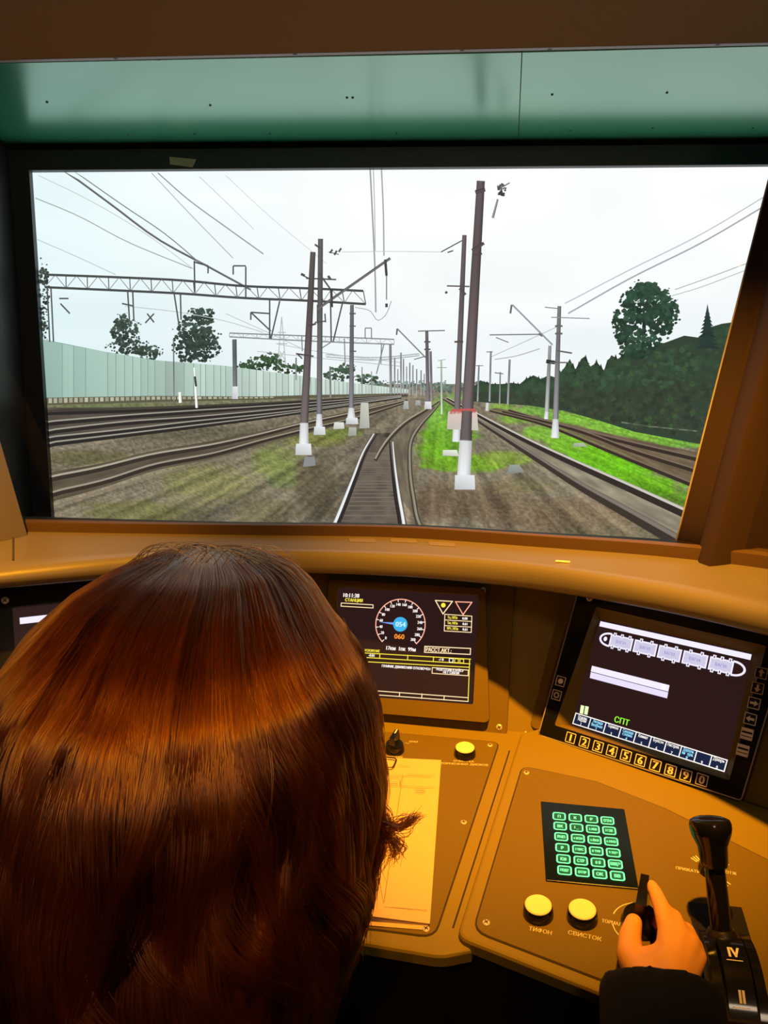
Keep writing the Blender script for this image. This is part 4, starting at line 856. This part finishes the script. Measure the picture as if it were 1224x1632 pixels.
# ================================================================== LEFT MONITOR (mostly behind the driver's head)
ml = thing('monitor', LMON.at(.1, -.2, 0), 'left monitor with white bar, half hidden behind the head', 'monitor')
L4 = [(-.035, -.19), (.25, -.19), (.25, .055), (-.035, .055)]; L4i = [(-.006, -.165), (.222, -.165), (.222, .022), (-.006, .022)]
MB().plate(LMON, grow(rounded(L4, .006), .001), -.016, -.0092).build('housing', 'black_plastic', ml)
MB().frame_plate(LMON, rounded(L4, .006), rounded(L4i, .003), -.008, .004).build('bezel', 'gloss_black', ml)
MB().plate(LMON, grow(L4i, .001), -.009, -.006).build('screen', 'glass_dark', ml)
mb = MB(); mb.add([LMON.at(u_, v_, -.0055) for u_, v_ in ((.003, -.004), (.20, -.004), (.20, .006), (.003, .006))], [(0, 1, 2, 3)], WT); mb.build('title_bar', 'display_ui', ml)
screws(LMON, [(8, 957)], ml, .0055, .004)

# ================================================================== CONTROLS ON THE DESK
def print_text(fr, s, x, y, h, parent, w=.0021, sx=.9, ang=0, bold=.0001, name='legend'):
    mb = MB(); letter(mb, fr, s, *fr.uv(x, y, w), h, w, None, ang, sx, bold); return mb.build(name, 'print_white', parent)
def push_button(fr, x, y, label, texts, r=.0150):
    c = fr.px(x, y + 7, .0018); t = thing('push_button', c, label, 'button', 'yellow push buttons on the desk')
    MB().lathe(c, fr.n, [(r * 1.10, -.001), (r * 1.12, .002), (r * 1.06, .0095), (r * .96, .0125)], 32).build('collar', 'gloss_black', t)
    MB().lathe(c, fr.n, [(r * .97, .010), (r * .97, .0132), (r * .90, .0142), (r * .5, .0145)], 32).build('cap', 'cap_yellow', t)
    for s, tx, ty, h, sx in texts: print_text(fr, s, tx, ty, h, t, sx=sx, ang=math.degrees(0))
push_button(WING, 858, 1450, 'yellow push button left of its twin below the green keypad', [('ТИФОН', 861, 1483, .0075, .9)])
push_button(WING, 928, 1457, 'yellow push button right of its twin, beside the hand', [('СВИСТОК', 932, 1491, .0075, .95)])
push_button(DESK, 741, 1196, 'yellow push button on the centre panel above the paper', [('ОЧИСТКА', 739, 1213, .0062, 1.0), ('ТОРМОЗНЫХ ДИСКОВ', 740, 1218, .0062, 1.0)], .0145)

def rotary(fr, x, y, label, r, h, point, name='rotary_switch', ext=.95, mark=True):
    c = fr.px(x, y, .0018); t = thing(name, c, label, 'switch')
    MB().lathe(c, fr.n, [(r, -.001), (r, .004), (r * .92, .010), (r * .86, .0125)], 28).build('skirt', 'gloss_black', t)
    d = np.array(point, float); d /= np.linalg.norm(d); e = np.array([-d[1], d[0]])
    o = np.array(fr.uv(x, y, .0018))
    P = lambda a, b, w: fr.at(*(o + d * a + e * b), w)
    b = MB(); w0, w1 = .012, h
    lo = [(-r * .8, -r * .34), (r * ext, -r * .28), (r * ext, r * .28), (-r * .8, r * .34)]; hi = [(-r * .7, -r * .26), (r * ext * .95, -r * .20), (r * ext * .95, r * .20), (-r * .7, r * .26)]
    b.add([P(a, k, w0) for a, k in lo] + [P(a, k, w1) for a, k in hi], [(3, 2, 1, 0), (4, 5, 6, 7), (0, 1, 5, 4), (1, 2, 6, 5), (2, 3, 7, 6), (3, 0, 4, 7)])
    gr = b.build('grip', 'gloss_black', t)
    if not mark: return t
    m = MB(); m.add([P(a, k, w1 + .0004) for a, k in ((r * .15, -r * .07), (r * .88, -r * .07), (r * .88, r * .07), (r * .15, r * .07))], [(0, 1, 2, 3)]); m.build('pointer', 'print_white', gr)
    return t
rs = rotary(DESK, 629, 1196, 'black rotary switch with white pointer above the paper', .0150, .030, (.25, 1))
print_text(DESK, 'НАПРЯЖЕНИЕ', 624, 1206, .0055, rs); print_text(DESK, 'СЕТИ', 631, 1210, .0055, rs); print_text(DESK, 'ОТКЛ', 659, 1182, .0055, rs); print_text(DESK, 'ВКЛ', 606, 1178, .0055, rs)
mb = MB(); bars(mb, DESK, [DESK.uv(646, 1184, .002), DESK.uv(652, 1185, .002)], .0006, .0021); mb.build('tick_mark', 'print_white', rs)

# rotary knob under the driver's fingers
kc = (1022, 1474)
rk = rotary(WING, kc[0], kc[1], 'black turn switch with printed ring held by the hand', .0215, .042, (.06, 1), 'turn_switch', 1.5, False)
ku, kv = WING.uv(*kc, .002); mb = MB(); RR = .030
for a0, a1 in ((-75, 30), (-200, -105), (60, 140)):
    bars(mb, WING, [(ku + RR * math.sin(math.radians(a)), kv + RR * math.cos(math.radians(a))) for a in np.linspace(a0, a1, 18)], .0011, .0022)
mb.build('printed_ring', 'print_white', rk)
print_text(WING, 'ТОРМАЛ', 975, 1470, .0065, rk, sx=.75); print_text(WING, 'НО', 1013, 1441, .0065, rk)

# ---- backlit keypad
K4 = [WING.px(*q, .0018) for q in ((862, 1279), (995, 1291.5), (1018, 1419), (870, 1405))]
KP = Frame(K4[3], K4[2] - K4[3], WING.n)
kpad = thing('keypad', K4[3], 'glowing green keypad with rows of keys set in black glass', 'keypad')
kp_out = [((q - KP.o).dot(KP.u), (q - KP.o).dot(KP.v)) for q in (K4[3], K4[2], K4[1], K4[0])]
MB().plate(KP, rounded(kp_out, .001), -.0012, .0022, .0006).build('plate', 'keypad_glass', kpad)
legends = [['П', 'К', 'Р', 'ОТМ'], ['ВК', '1 _', '2 АБВ', '3 ГДЕ'], ['РМП', '4 ЖЗИ', '5 ЙКЛ', '6 МНО'], ['Р', '7 ПРС', '8 ТУФ', '9 ХЦЧ'], ['К20', 'СТР', '0 Я', 'ШЩЭ'], ['ПОДТ', 'ОТПР', 'ОК', 'ВВ']]
c11, c14, c61, c64 = (891.2, 1301.4), (968, 1308.4), (899.8, 1387.6), (984, 1396.4)
for r in range(6):
    for c in range(4):
        x, y = lerp(lerp(c11, c14, c / 3), lerp(c61, c64, c / 3), (r / 5) ** 1.06)
        u_, v_ = KP.uv(x, y, .0024); hw, hh = .0075, .0066
        box_ = rounded([(u_ - hw, v_ - hh), (u_ + hw, v_ - hh), (u_ + hw, v_ + hh), (u_ - hw, v_ + hh)], .0034)
        k = MB().plate(KP, grow(box_, .0004), .0018, .0026, .0002).build('key', 'key_face', kpad)
        mb = MB(); bars(mb, KP, box_, .0017, .0030, None, True); mb.build('lit_border', 'key_light', k)
        s = legends[r][c]; mb = MB(); letter(mb, KP, s, u_, v_, .0070 if len(s) < 4 else .0056, .0030, None, 0, .8 if len(s) < 3 else .62, .0003); mb.build('lit_legend', 'key_light', k)

# ---- brake lever with its black quadrant
def on_wing(x, y, h): return WING.px(x, y, h)
lv = thing('brake_lever', WING.px(1150, 1500), 'tall black lever with flared grip on a numbered black quadrant', 'lever')
Q0, Q1 = np.array(WING.uv(1140, 1452, .002)), np.array(WING.uv(1186, 1632, .002)); qd = (Q1 - Q0); QL = np.linalg.norm(qd); qd /= QL; qe = np.array([-qd[1], qd[0]])
QF = lambda a, b, w: WING.at(*(Q0 + qd * a + qe * b), w)
HW = .0235; QLEN = QL * 1.02
mb = MB(); mb.add([QF(a, b, w) for w in (.0, .006) for a, b in ((-.005, -HW - .004), (QLEN, -HW - .004), (QLEN, HW + .004), (-.005, HW + .004))], [(0, 1, 2, 3), (7, 6, 5, 4), (0, 4, 5, 1), (1, 5, 6, 2), (2, 6, 7, 3), (3, 7, 4, 0)]); mb.build('base_plate', 'black_plastic', lv)
def drum(b0, b1, rise, name, material, a0=.030, a1=None):
    a1 = a1 or QLEN - .002; n = 18; vs = []
    for i in range(n):
        t = i / (n - 1); a = a0 + (a1 - a0) * t; w = .004 + rise * math.sin(math.pi * t) ** .75
        vs += [QF(a, b0, w), QF(a, b1, w), QF(a, b0, .002), QF(a, b1, .002)]
    fs = []
    for i in range(n - 1):
        k = i * 4; fs += [(k, k + 1, k + 5, k + 4), (k + 2, k, k + 4, k + 6), (k + 1, k + 3, k + 7, k + 5)]
    return MB().add(vs, fs, None, True).build(name, material, lv, sharp=40)
drum(-HW * .52, HW * .52, .026, 'quadrant', 'gloss_black'); drum(-HW, -HW * .62, .022, 'quadrant_rail', 'gloss_black'); drum(HW * .62, HW, .022, 'quadrant_rail', 'gloss_black')
def on_drum(t): return .030 + (QLEN - .032) * t, .0046 + .026 * math.sin(math.pi * t) ** .75
for s, t, h in (('IV', .50, .016), ('II', .86, .016)):
    a, w = on_drum(t); da, dw = on_drum(t + .04); tang = QF(a, 0, w) - QF(da, 0, dw); side = QF(a, -.01, w) - QF(a, .01, w)
    nn_ = WING.n - tang * WING.n.dot(tang) / tang.dot(tang); fr_l = Frame(QF(a, 0, w), np.cross(tang, nn_), nn_); mb = MB(); letter(mb, fr_l, s, 0, 0, h, .0012, None, 0, .8, .0005); bars(mb, fr_l, [(-.008, -.009), (.006, -.009)], .0008, .0012); mb.build('numeral', 'print_white', lv)
A_, T_ = on_wing(1150, 1486, .020), on_wing(1131, 1307, .118)
ax = (T_ - A_); LL = np.linalg.norm(ax); ax /= LL
MB().lathe(A_, ax, [(.0105, -.01), (.0105, LL * .3), (.0100, LL * .66)], 20).build('shaft', 'gloss_black', lv)
g = LL * .62; e = LL
MB().lathe(A_, ax, [(.0128, g - .004), (.0138, g), (.0150, g + .016), (.0200, e - .014), (.0211, e - .008), (.0210, e - .003), (.0198, e), (.016, e + .0018), (.008, e + .0022)], 32).build('grip', 'gloss_black', lv)
MB().lathe(A_, ax, [(.0165, -.012), (.0165, -.002), (.0125, .004)], 20).build('boot', 'black_plastic', lv)
# small selector behind the lever
sk = rotary(WING, 1132, 1388, 'small black selector switch behind the tall lever', .0135, .026, (0, 1), 'selector_switch')
print_text(WING, 'ПРИЖАТЬ', 1096, 1386, .0065, sk, sx=.8); print_text(WING, 'ОТЖ', 1165, 1391, .0065, sk, sx=.8)
mb = MB(); su, sv = WING.uv(1132, 1388, .002)
for a in (-52, -44, -36, 36, 44, 52, 128, 138): bars(mb, WING, [(su + .0185 * math.sin(math.radians(a)), sv + .0185 * math.cos(math.radians(a))), (su + .0255 * math.sin(math.radians(a)), sv + .0255 * math.cos(math.radians(a)))], .0014, .0022)
mb.build('tick_marks', 'print_white', sk)

# ---- paper on the desk
tr3, br3 = np.array(DESK.uv(703, 1212, .003)), np.array(DESK.uv(685, 1475, .003)); dv = (br3 - tr3); PL = np.linalg.norm(dv); dv /= PL; du = np.array([dv[1], -dv[0]])
if du[0] > 0: du = -du
def sheet(name, label, shift, z, curl, ink):
    n, m = 10, 16; top = MB(); V = []
    for j in range(m + 1):
        for i in range(n + 1):
            a, b = .21 * i / n, PL * j / m; q = tr3 + du * a + dv * b + np.array(shift)
            t = j / m; w = .0024 + z + curl * max(0, (t - .80) / .20) ** 2 * (1 - .75 * (1 - min(1, i / n * 3)))
            V.append(DESK.at(q[0], q[1], w))
    V2 = [p - DESK.n * .0008 for p in V]; k = n + 1
    fs = [(j * k + i, j * k + i + 1, (j + 1) * k + i + 1, (j + 1) * k + i) for j in range(m) for i in range(n)]
    N = len(V); f2 = [tuple(N + q for q in f[::-1]) for f in fs]
    rim = [j for j in range(k)] + [(j + 1) * k - 1 for j in range(1, m + 1)] + [m * k + i for i in range(n - 1, -1, -1)] + [j * k for j in range(m - 1, 0, -1)]
    f3 = [(rim[i], rim[(i + 1) % len(rim)], N + rim[(i + 1) % len(rim)], N + rim[i]) for i in range(len(rim))]
    o = top.add(V + V2, [f[::-1] for f in fs] + [f[::-1] for f in f2] + f3, None, True).build(name, 'paper', label=label, cat='paper', sharp=50)
    if ink:
        mb = MB(); L = lambda x, y: DESK.uv(x, y, .0052)
        for a, b in (((615, 1236), (650, 1238)), ((617, 1240), (636, 1241)), ((608, 1246), (634, 1248)), ((608, 1250), (634, 1251)), ((650, 1234), (693, 1237)), ((650, 1237), (688, 1239)), ((642, 1236), (612, 1440)), ((608, 1252), (693, 1256)), ((662, 1258), (678, 1259)), ((662, 1261), (678, 1262)), ((662, 1264), (678, 1265)), ((635, 1221), (652, 1222)), ((572, 1445), (600, 1450)), ((638, 1244), (638, 1252)), ((608, 1242), (608, 1252)), ((600, 1446), (680, 1452))): bars(mb, DESK, [L(*a), L(*b)], .0006, .0052 + z)
        mb.build('print', 'paper_ink', o)
    return o
sheet('paper_sheet', 'lower paper sheet, its curled edge showing under the printed one', (-.002, -.006), 0.0, .001, False)
sheet('paper_sheet', 'printed upper paper sheet lying on the centre panel', (0, 0), .0014, .007, True)
clip = MB(); w = .008; clip.tube([DESK.px(x, y, w) for x, y in ((560, 1200), (600, 1205), (629, 1208), (632, 1211), (628, 1220), (625, 1223), (600, 1222), (560, 1219))], .0011, 6)
clip.build('wire_clip', 'wire_dark', label='bent wire clip holding the top of the papers', cat='clip')

# ================================================================== DRIVER
HY = .50                                                       # distance of the head's axis
sil = [(872, 322, 338), (876, 275, 392), (885, 232, 428), (905, 176, 474), (940, 118, 508), (1000, 60, 546), (1060, 22, 572), (1120, -2, 592), (1180, -16, 604), (1250, -25, 609), (1320, -28, 607), (1400, -28, 592), (1450, -26, 574), (1520, -18, 550), (1600, 0, 530), (1680, 26, 508), (1760, 60, 480)]
def hp(x, y): d = ray(x, y); return d * (HY / d[1])
rows = []
for y, l, r in sil:
    a, b = hp(l, y), hp(r, y); rows.append(((a[0] + b[0]) / 2, (a[2] + b[2]) / 2, (b[0] - a[0]) / 2))
rows = np.array(rows); RS = np.linspace(0, 1, 200)
d_ = np.r_[0, np.cumsum(np.hypot(np.diff(rows[:, 1]), np.diff(rows[:, 2])))]; d_ /= d_[-1]
def row(s): return np.interp(s, d_, rows[:, 0]), np.interp(s, d_, rows[:, 1]), np.interp(s, d_, rows[:, 2])
def hair_pt(th, s, k=1.0):
    """th = 0 looks at the camera, s runs from the crown to the tips."""
    cx, z, w = row(s); sh = .085 * np.clip(1 - s / .30, 0, 1) ** 1.3; q = (HY + sh) / HY; cx, z = cx * q, z * q; dep = w * (1.06 + .10 * np.sin(np.pi * np.clip(s, 0, 1)))
    return np.stack([cx + k * w * np.sin(th), HY + sh - k * dep * np.cos(th), z + 0 * th - (1 - k) * .02], -1)
headc = np.array([row(.5)[0], HY + .01, row(.45)[1]])

def capsule_union(parts, name, material, parent, voxel, smooth, label=None):
    """Tapered limbs merged into one continuous skin."""
    import bmesh
    mb = MB()
    for pts, rad in parts:
        P = [np.array(p, float) for p in pts]; R = list(rad); Q = []; RQ = []
        d = (P[1] - P[0]) / np.linalg.norm(P[1] - P[0])
        flat = R[0] < 0; R[0] = abs(R[0])
        for t in (() if flat else (-.98, -.8, -.45)): Q.append(P[0] + d * R[0] * t); RQ.append(R[0] * math.sqrt(1 - t * t))
        Q += P; RQ += R; d = (P[-1] - P[-2]) / np.linalg.norm(P[-1] - P[-2])
        for t in (.45, .8, .98): Q.append(P[-1] + d * R[-1] * t); RQ.append(R[-1] * math.sqrt(1 - t * t))
        mb.tube(Q, RQ, 16)
    o = mb.build(name, material, parent, label=label)
    md = o.modifiers.new('merge', 'REMESH'); md.mode = 'VOXEL'; md.voxel_size = voxel; md.use_smooth_shade = True
    sm = o.modifiers.new('soften', 'SMOOTH'); sm.factor = .5; sm.iterations = smooth
    dg = bpy.context.evaluated_depsgraph_get(); me = bpy.data.meshes.new_from_object(o.evaluated_get(dg))
    o.modifiers.clear(); o.data = me; me.polygons.foreach_set('use_smooth', [True] * len(me.polygons))
    return o
hx, hz = headc[0], headc[2]
person = thing('person', (hx, HY + .05, -.95), 'person with reddish brown bob in black jacket, right hand on the knob', 'person')
W_ = lambda x, y, h: WING.px(x, y, h)
wr = W_(1066, 1588, .044); shR = np.array([hx + .155, .46, -.495]); shL = np.array([hx - .155, .46, -.495]); elR = np.array([.19, .46, -.71]); elL = np.array([hx - .22, .52, -.72]); wrL = np.array([hx - .05, .72, -.68])
neck, chest, hip = np.array([hx, .47, -.42]), np.array([hx, .45, -.58]), np.array([hx, .42, -.93])
skin = [([hp(290, 1056) + (0, .01, 0), headc, headc + (0, .03, -.075)], [.052, .082, .056]), ([headc + (0, .02, -.02), headc + (0, .06, -.07)], [.078, .05]),
        ([headc + (0, .01, -.08), neck, chest], [.05, .052, .09]), ([headc + (0, .105, -.03), headc + (0, .118, -.055)], [.012, .016]),
        ([headc + (.086, .02, -.02), headc + (.090, .02, -.055)], [.016, .012]), ([headc + (-.086, .02, -.02), headc + (-.090, .02, -.055)], [.016, .012]),
        ([chest + (-.09, 0, .02), chest + (.09, 0, .02)], [.10, .10]), ([chest, hip], [.115, .125]), ([hip + (-.08, 0, 0), hip + (.08, 0, 0)], [.11, .11]),
        ([shR, (shR + elR) / 2, elR], [.052, .044, .036]), ([elR, (elR + wr) / 2, wr], [.036, .033, .023]), ([chest + (.05, 0, .06), shR], [.06, .055]), ([chest + (-.05, 0, .06), shL], [.06, .055]),
        ([shL, elL], [.052, .036]), ([elL, wrL, wrL + (.05, .06, 0)], [.036, .025, .03]),
        ([hip + (.09, .02, 0), hip + (.12, .42, .02), hip + (.12, .45, -.42)], [.085, .06, .045]), ([hip + (-.09, .02, 0), hip + (-.12, .42, .02), hip + (-.12, .45, -.42)], [.085, .06, .045])]
# right hand: palm, then thumb and four fingers, placed on the knob
kn = [W_(1066, 1486, .054), W_(1083, 1492, .054), W_(1100, 1503, .050), W_(1111, 1525, .042)]
for k, r in zip(kn, (.0110, .0110, .0104, .0096)): skin.append(([wr, (wr * .45 + k * .55), k], [.019, .0132, r]))
skin.append(([kn[0], kn[1], kn[2], kn[3]], [.0082, .0082, .0078, .0076])); skin.append(([(wr + kn[0]) / 2, (wr + kn[2]) / 2], [.015, .014]))
skin += [([kn[0], W_(1055, 1448, .054), W_(1045, 1424, .044), W_(1038, 1412, .036)], [.0104, .0086, .0076, .0066]),
         ([kn[1], W_(1073, 1462, .048), W_(1060, 1462, .026), W_(1048, 1472, .016)], [.0104, .0088, .0078, .0070]),
         ([kn[2], W_(1094, 1483, .036), W_(1080, 1490, .018), W_(1064, 1500, .012)], [.0100, .0084, .0076, .0068]),
         ([kn[3], W_(1108, 1506, .028), W_(1096, 1511, .013), W_(1082, 1518, .009)], [.0092, .0076, .0068, .0060]),
         ([wr, W_(1024, 1556, .040), W_(1004, 1522, .038), W_(1004, 1492, .034), W_(1010, 1470, .028)], [.018, .0165, .0135, .0112, .0090]),
         ([W_(1024, 1556, .040), (wr + kn[0]) / 2], [.015, .015]), ([W_(1010, 1532, .038), kn[0] * .65 + wr * .35], [.0105, .011])]
body = capsule_union(skin, 'body', 'skin', person, .0026, 4)
nl = W_(1036, 1407, .040)
nail = MB(); nail.lathe(W_(1010, 1466, .0385), WING.n, [(.0052, 0), (.005, .0005), (.003, .0011)], 14); nail.build('thumbnail', 'skin', person)
cuff0 = wr * .78 + W_(1055, 1545, .047) * .22
fore = (elR - wr) / np.linalg.norm(elR - wr)
jk = [([W_(1052, 1577, .040) - fore * .004, wr + fore * .06, (elR + wr) / 2, elR], [-.056, .056, .056, .058]), ([elR, (shR + elR) / 2, shR], [.056, .062, .070]), ([shR, chest + (.04, 0, .07)], [.070, .085]), ([shL, chest + (-.04, 0, .07)], [.070, .085]),
      ([chest + (-.10, 0, .02), chest + (.10, 0, .02)], [.118, .118]), ([chest, hip], [.15, .155]), ([hip + (-.07, 0, 0), hip + (.07, 0, 0)], [.14, .14]), ([chest + (0, 0, .06), neck + (0, 0, -.045)], [.09, .066]), ([shL, elL], [.068, .054]), ([elL, wrL], [.054, .044])]
jacket = capsule_union(jk, 'jacket', 'black_cloth', person, .006, 4, 'black jacket with loose cuffs')
tro = [([hip + (.09, .02, 0), hip + (.12, .42, .02), hip + (.12, .45, -.42)], [.10, .072, .058]), ([hip + (-.09, .02, 0), hip + (-.12, .42, .02), hip + (-.12, .45, -.42)], [.10, .072, .058])]
capsule_union(tro, 'trousers', 'black_cloth', person, .008, 2, 'dark trousers')

# ---- hair: a dark under-layer and tens of thousands of strands in wavy locks
mb = MB(); n, m = 72, 60; V = []
for j in range(m):
    s = .004 + .985 * j / (m - 1); th = np.linspace(0, 2 * math.pi, n + 1)[:-1]
    V += [hair_pt(np.array(t), s, .90 + .010 * math.sin(9 * t + 7 * s)) for t in th]
fs = [(j * n + i, (j + 1) * n + i, (j + 1) * n + (i + 1) % n, j * n + (i + 1) % n) for j in range(m - 1) for i in range(n) if not (j > 22 and abs(((i / n) * 2 * math.pi) - math.pi) < .55)]
mb.add(V, fs, None, True); hair = mb.build('hair', 'hair_under', person, label='reddish brown bob of wavy hair', sharp=180)

hm = bpy.data.materials.new('hair_strands'); hm.use_nodes = True; nt = hm.node_tree; nt.nodes.remove(nt.nodes['Principled BSDF'])
hb_ = nt.nodes.new('ShaderNodeBsdfHairPrincipled'); hb_.model = 'CHIANG'; hb_.parametrization = 'COLOR'
hb_.inputs['Color'].default_value = (0.16, 0.042, 0.010, 1); hb_.inputs['Roughness'].default_value = .18; hb_.inputs['Radial Roughness'].default_value = .35; hb_.inputs['Random Roughness'].default_value = .3
hi = nt.nodes.new('ShaderNodeAttribute'); hi.attribute_name = 'tone'; cr = nt.nodes.new('ShaderNodeValToRGB'); cr.color_ramp.elements[0].color = (.014, .0035, .0015, 1); cr.color_ramp.elements[1].color = (.27, .060, .011, 1)
nt.links.new(hi.outputs['Fac'], cr.inputs[0]); nt.links.new(cr.outputs[0], hb_.inputs['Color'])
nt.links.new(hb_.outputs[0], nt.nodes['Material Output'].inputs['Surface']); M['hair_strands'] = hm

def curves_object(name, strands, radius, parent, tip=.35):
    hc = bpy.data.hair_curves.new(name); hc.add_curves([len(s) for s in strands])
    pos = np.concatenate(strands) + np.array([0, 0, EYE]) - WL[parent.name]
    hc.attributes['position'].data.foreach_set('vector', pos.astype(np.float32).ravel())
    ra = hc.attributes.get('radius') or hc.attributes.new('radius', 'FLOAT', 'POINT')
    rr = np.concatenate([radius * np.interp(np.linspace(0, 1, len(s)), [0, .7, 1], [1, .9, tip]) for s in strands])
    ra.data.foreach_set('value', rr.astype(np.float32)); hc.materials.append(hm)
    tn = hc.attributes.new('tone', 'FLOAT', 'CURVE'); tn.data.foreach_set('value', np.clip(np.r_[tones, np.full(len(strands) - len(tones), .3)], 0, 1).astype(np.float32))
    o = bpy.data.objects.new(name, hc); COL.objects.link(o); o.parent = parent; WL[o.name] = WL[parent.name]; return o
NC, PER, NP = 230, 74, 30
strands = []; tones = []
sA, sB = (float(np.interp(y, [q[0] for q in sil], d_)) for y in (1065, 1255))
for c in range(NC):
    th0 = rng.uniform(-math.pi, math.pi) * .86
    s_root = rng.uniform(.0, .30) ** 1.2; s_tip = rng.uniform(.72, 1.0); lift = rng.uniform(.915, 1.008); tone = float(np.clip(rng.normal(.45, .28) + (lift - .97) * 4, 0, 1))
    ph, fq, am = 1.5 * math.sin(th0 * 2.1) + rng.normal(0, .6), rng.uniform(2.4, 3.2), rng.uniform(.04, .09)
    big, bph = rng.uniform(.08, .20), rng.normal(0, .8)
    bandph = .035 * math.sin(th0 * 2.6 + .6) + rng.normal(0, .022)
    drift = .10 * math.sin(th0 * 1.7 + 1) + rng.normal(0, .05); width = rng.uniform(.05, .10); ph2 = rng.uniform(0, 6.28)
    t = np.linspace(0, 1, NP)
    for k in range(PER):
        off = rng.normal(0, 1) * width; r0 = lift + rng.normal(0, .008); st = min(1.0, s_tip + rng.normal(0, .03)); sr = max(.0, s_root + rng.normal(0, .02))
        s = sr + (st - sr) * t
        th = th0 + off * (1 - .72 * t) + drift * t + am * np.sin(2 * math.pi * fq * s + ph + .25 * off / width) * np.clip(s * 2.4, 0, 1) + big * np.sin(2 * math.pi * 1.5 * s + bph + 2 * math.sin(th0)) * np.clip(s * 2, 0, 1) + .012 * rng.normal() * np.sin(9 * t + ph2)
        k_ = r0 + .030 * np.sin(2 * math.pi * fq * s + ph + 1.4) * np.clip(s * 2, 0, 1) + .010 * math.cos(off / width * 1.5) + .018 * np.sin(2 * math.pi * (s - sA - bandph) / (sB - sA)) * np.clip((s - .12) * 5, 0, 1) * np.clip((.9 - s) * 4, 0, 1)
        strands.append(hair_pt(th, s, np.clip(k_, .90, 1.04))); tones.append(tone + rng.normal(0, .10))
def pxs(pts, dep): return np.array([ray(x, y) * (dep / ray(x, y)[1]) for x, y in spline(pts, 14)[:, :2]])
for _ in range(90):                                            # tuft sticking out over the paper
    j = lambda a: rng.normal(0, a); strands.append(pxs([(588 + j(5), 1300 + j(16)), (612 + j(4), 1318 + j(7)), (640 + j(6), 1314 + j(6)), (664 + j(9), 1300 + j(6))], .49 + j(.004)))
for _ in range(70):
    j = lambda a: rng.normal(0, a); strands.append(pxs([(590 + j(4), 1290 + j(10)), (616 + j(5), 1330 + j(6)), (634 + j(7), 1346 + j(8)), (626 + j(10), 1368 + j(10))], .49 + j(.004)))
for _ in range(60):
    j = lambda a: rng.normal(0, a); strands.append(pxs([(596 + j(4), 1270 + j(12)), (612 + j(6), 1300 + j(6)), (606 + j(6), 1360 + j(10)), (585 + j(10), 1415 + j(14))], .49 + j(.004)))
for _ in range(34):                                            # flyaways over the crown
    x = rng.uniform(210, 400); h = rng.uniform(-4, 10); strands.append(pxs([(x - 10, 896 + rng.uniform(-4, 8)), (x + rng.uniform(5, 25), 878 - h), (x + rng.uniform(40, 70), 876 - h * .8), (x + rng.uniform(75, 130), 896 + rng.uniform(-6, 10))], .52 + rng.normal(0, .02)))
for _ in range(160):                                           # loose strands along the outline
    y = rng.uniform(1040, 1500); x = np.interp(y, [q[0] for q in sil], [q[2] for q in sil]) - 4; strands.append(pxs([(x - 14, y - 60), (x + rng.uniform(0, 8), y - 10), (x + rng.uniform(-4, 9), y + 50), (x + rng.uniform(-30, 2), y + 110)], .50 + rng.normal(0, .01)))
st_o = curves_object('strands', strands, .00024, hair); st_o['kind'] = 'stuff'

# ---- driver's seat
seat = thing('driver_seat', (hx, .40, -1.45), 'dark upholstered driver seat under the seated person', 'seat')
MB().plate(hplane(-1.09), rounded([(hx - .24, .28), (hx + .24, .28), (hx + .24, .76), (hx - .24, .76)], .05), -.06, .05, .02).build('cushion', 'seat_cloth', seat)
MB().plate(Frame((hx, .22, -.98), (1, 0, 0), (0, -1, -.12)), rounded([(-.22, -.06), (.22, -.06), (.2, .40), (-.2, .40)], .06), -.05, .05, .02).build('backrest', 'seat_cloth', seat)
MB().lathe((hx, .50, -1.45), (0, 0, 1), [(.22, 0), (.22, .02), (.05, .05), (.045, .31)], 24).build('pedestal', 'black_plastic', seat)
MB().tube([(hx + .27, .30, -.80), (hx + .27, .50, -.79), (hx + .26, .60, -.80)], [.03, .035, .028], 12).build('armrest', 'seat_cloth', seat)

# ---- windscreen pane between sill and header
gm = bpy.data.materials.new('window_glass'); gm.use_nodes = True; nt = gm.node_tree; nt.nodes.remove(nt.nodes['Principled BSDF'])
tb, gb, mx, fr_n = nt.nodes.new('ShaderNodeBsdfTransparent'), nt.nodes.new('ShaderNodeBsdfGlossy'), nt.nodes.new('ShaderNodeMixShader'), nt.nodes.new('ShaderNodeFresnel')
gb.inputs['Roughness'].default_value = .02; fr_n.inputs['IOR'].default_value = 1.35; tb.inputs['Color'].default_value = (.985, .995, .985, 1)
nt.links.new(fr_n.outputs[0], mx.inputs[0]); nt.links.new(tb.outputs[0], mx.inputs[1]); nt.links.new(gb.outputs[0], mx.inputs[2]); nt.links.new(mx.outputs[0], nt.nodes['Material Output'].inputs['Surface']); M['window_glass'] = gm
mb = MB(); vs = []
for i in range(0, 60, 1):
    b = ledge_pt(i, 1.12, .016); tx = np.clip(b[0] * 1.1, -1.2, 1.2); vs += [b, np.array([tx, (eL + ed * (tx - eL[0]))[1] + .02, SOF + .01])]
mb.add(vs, [(2 * i, 2 * i + 2, 2 * i + 3, 2 * i + 1) for i in range(59)], None, True); mb.build('window_1', 'window_glass', label='clear curved windscreen pane above the sill', kind='structure')
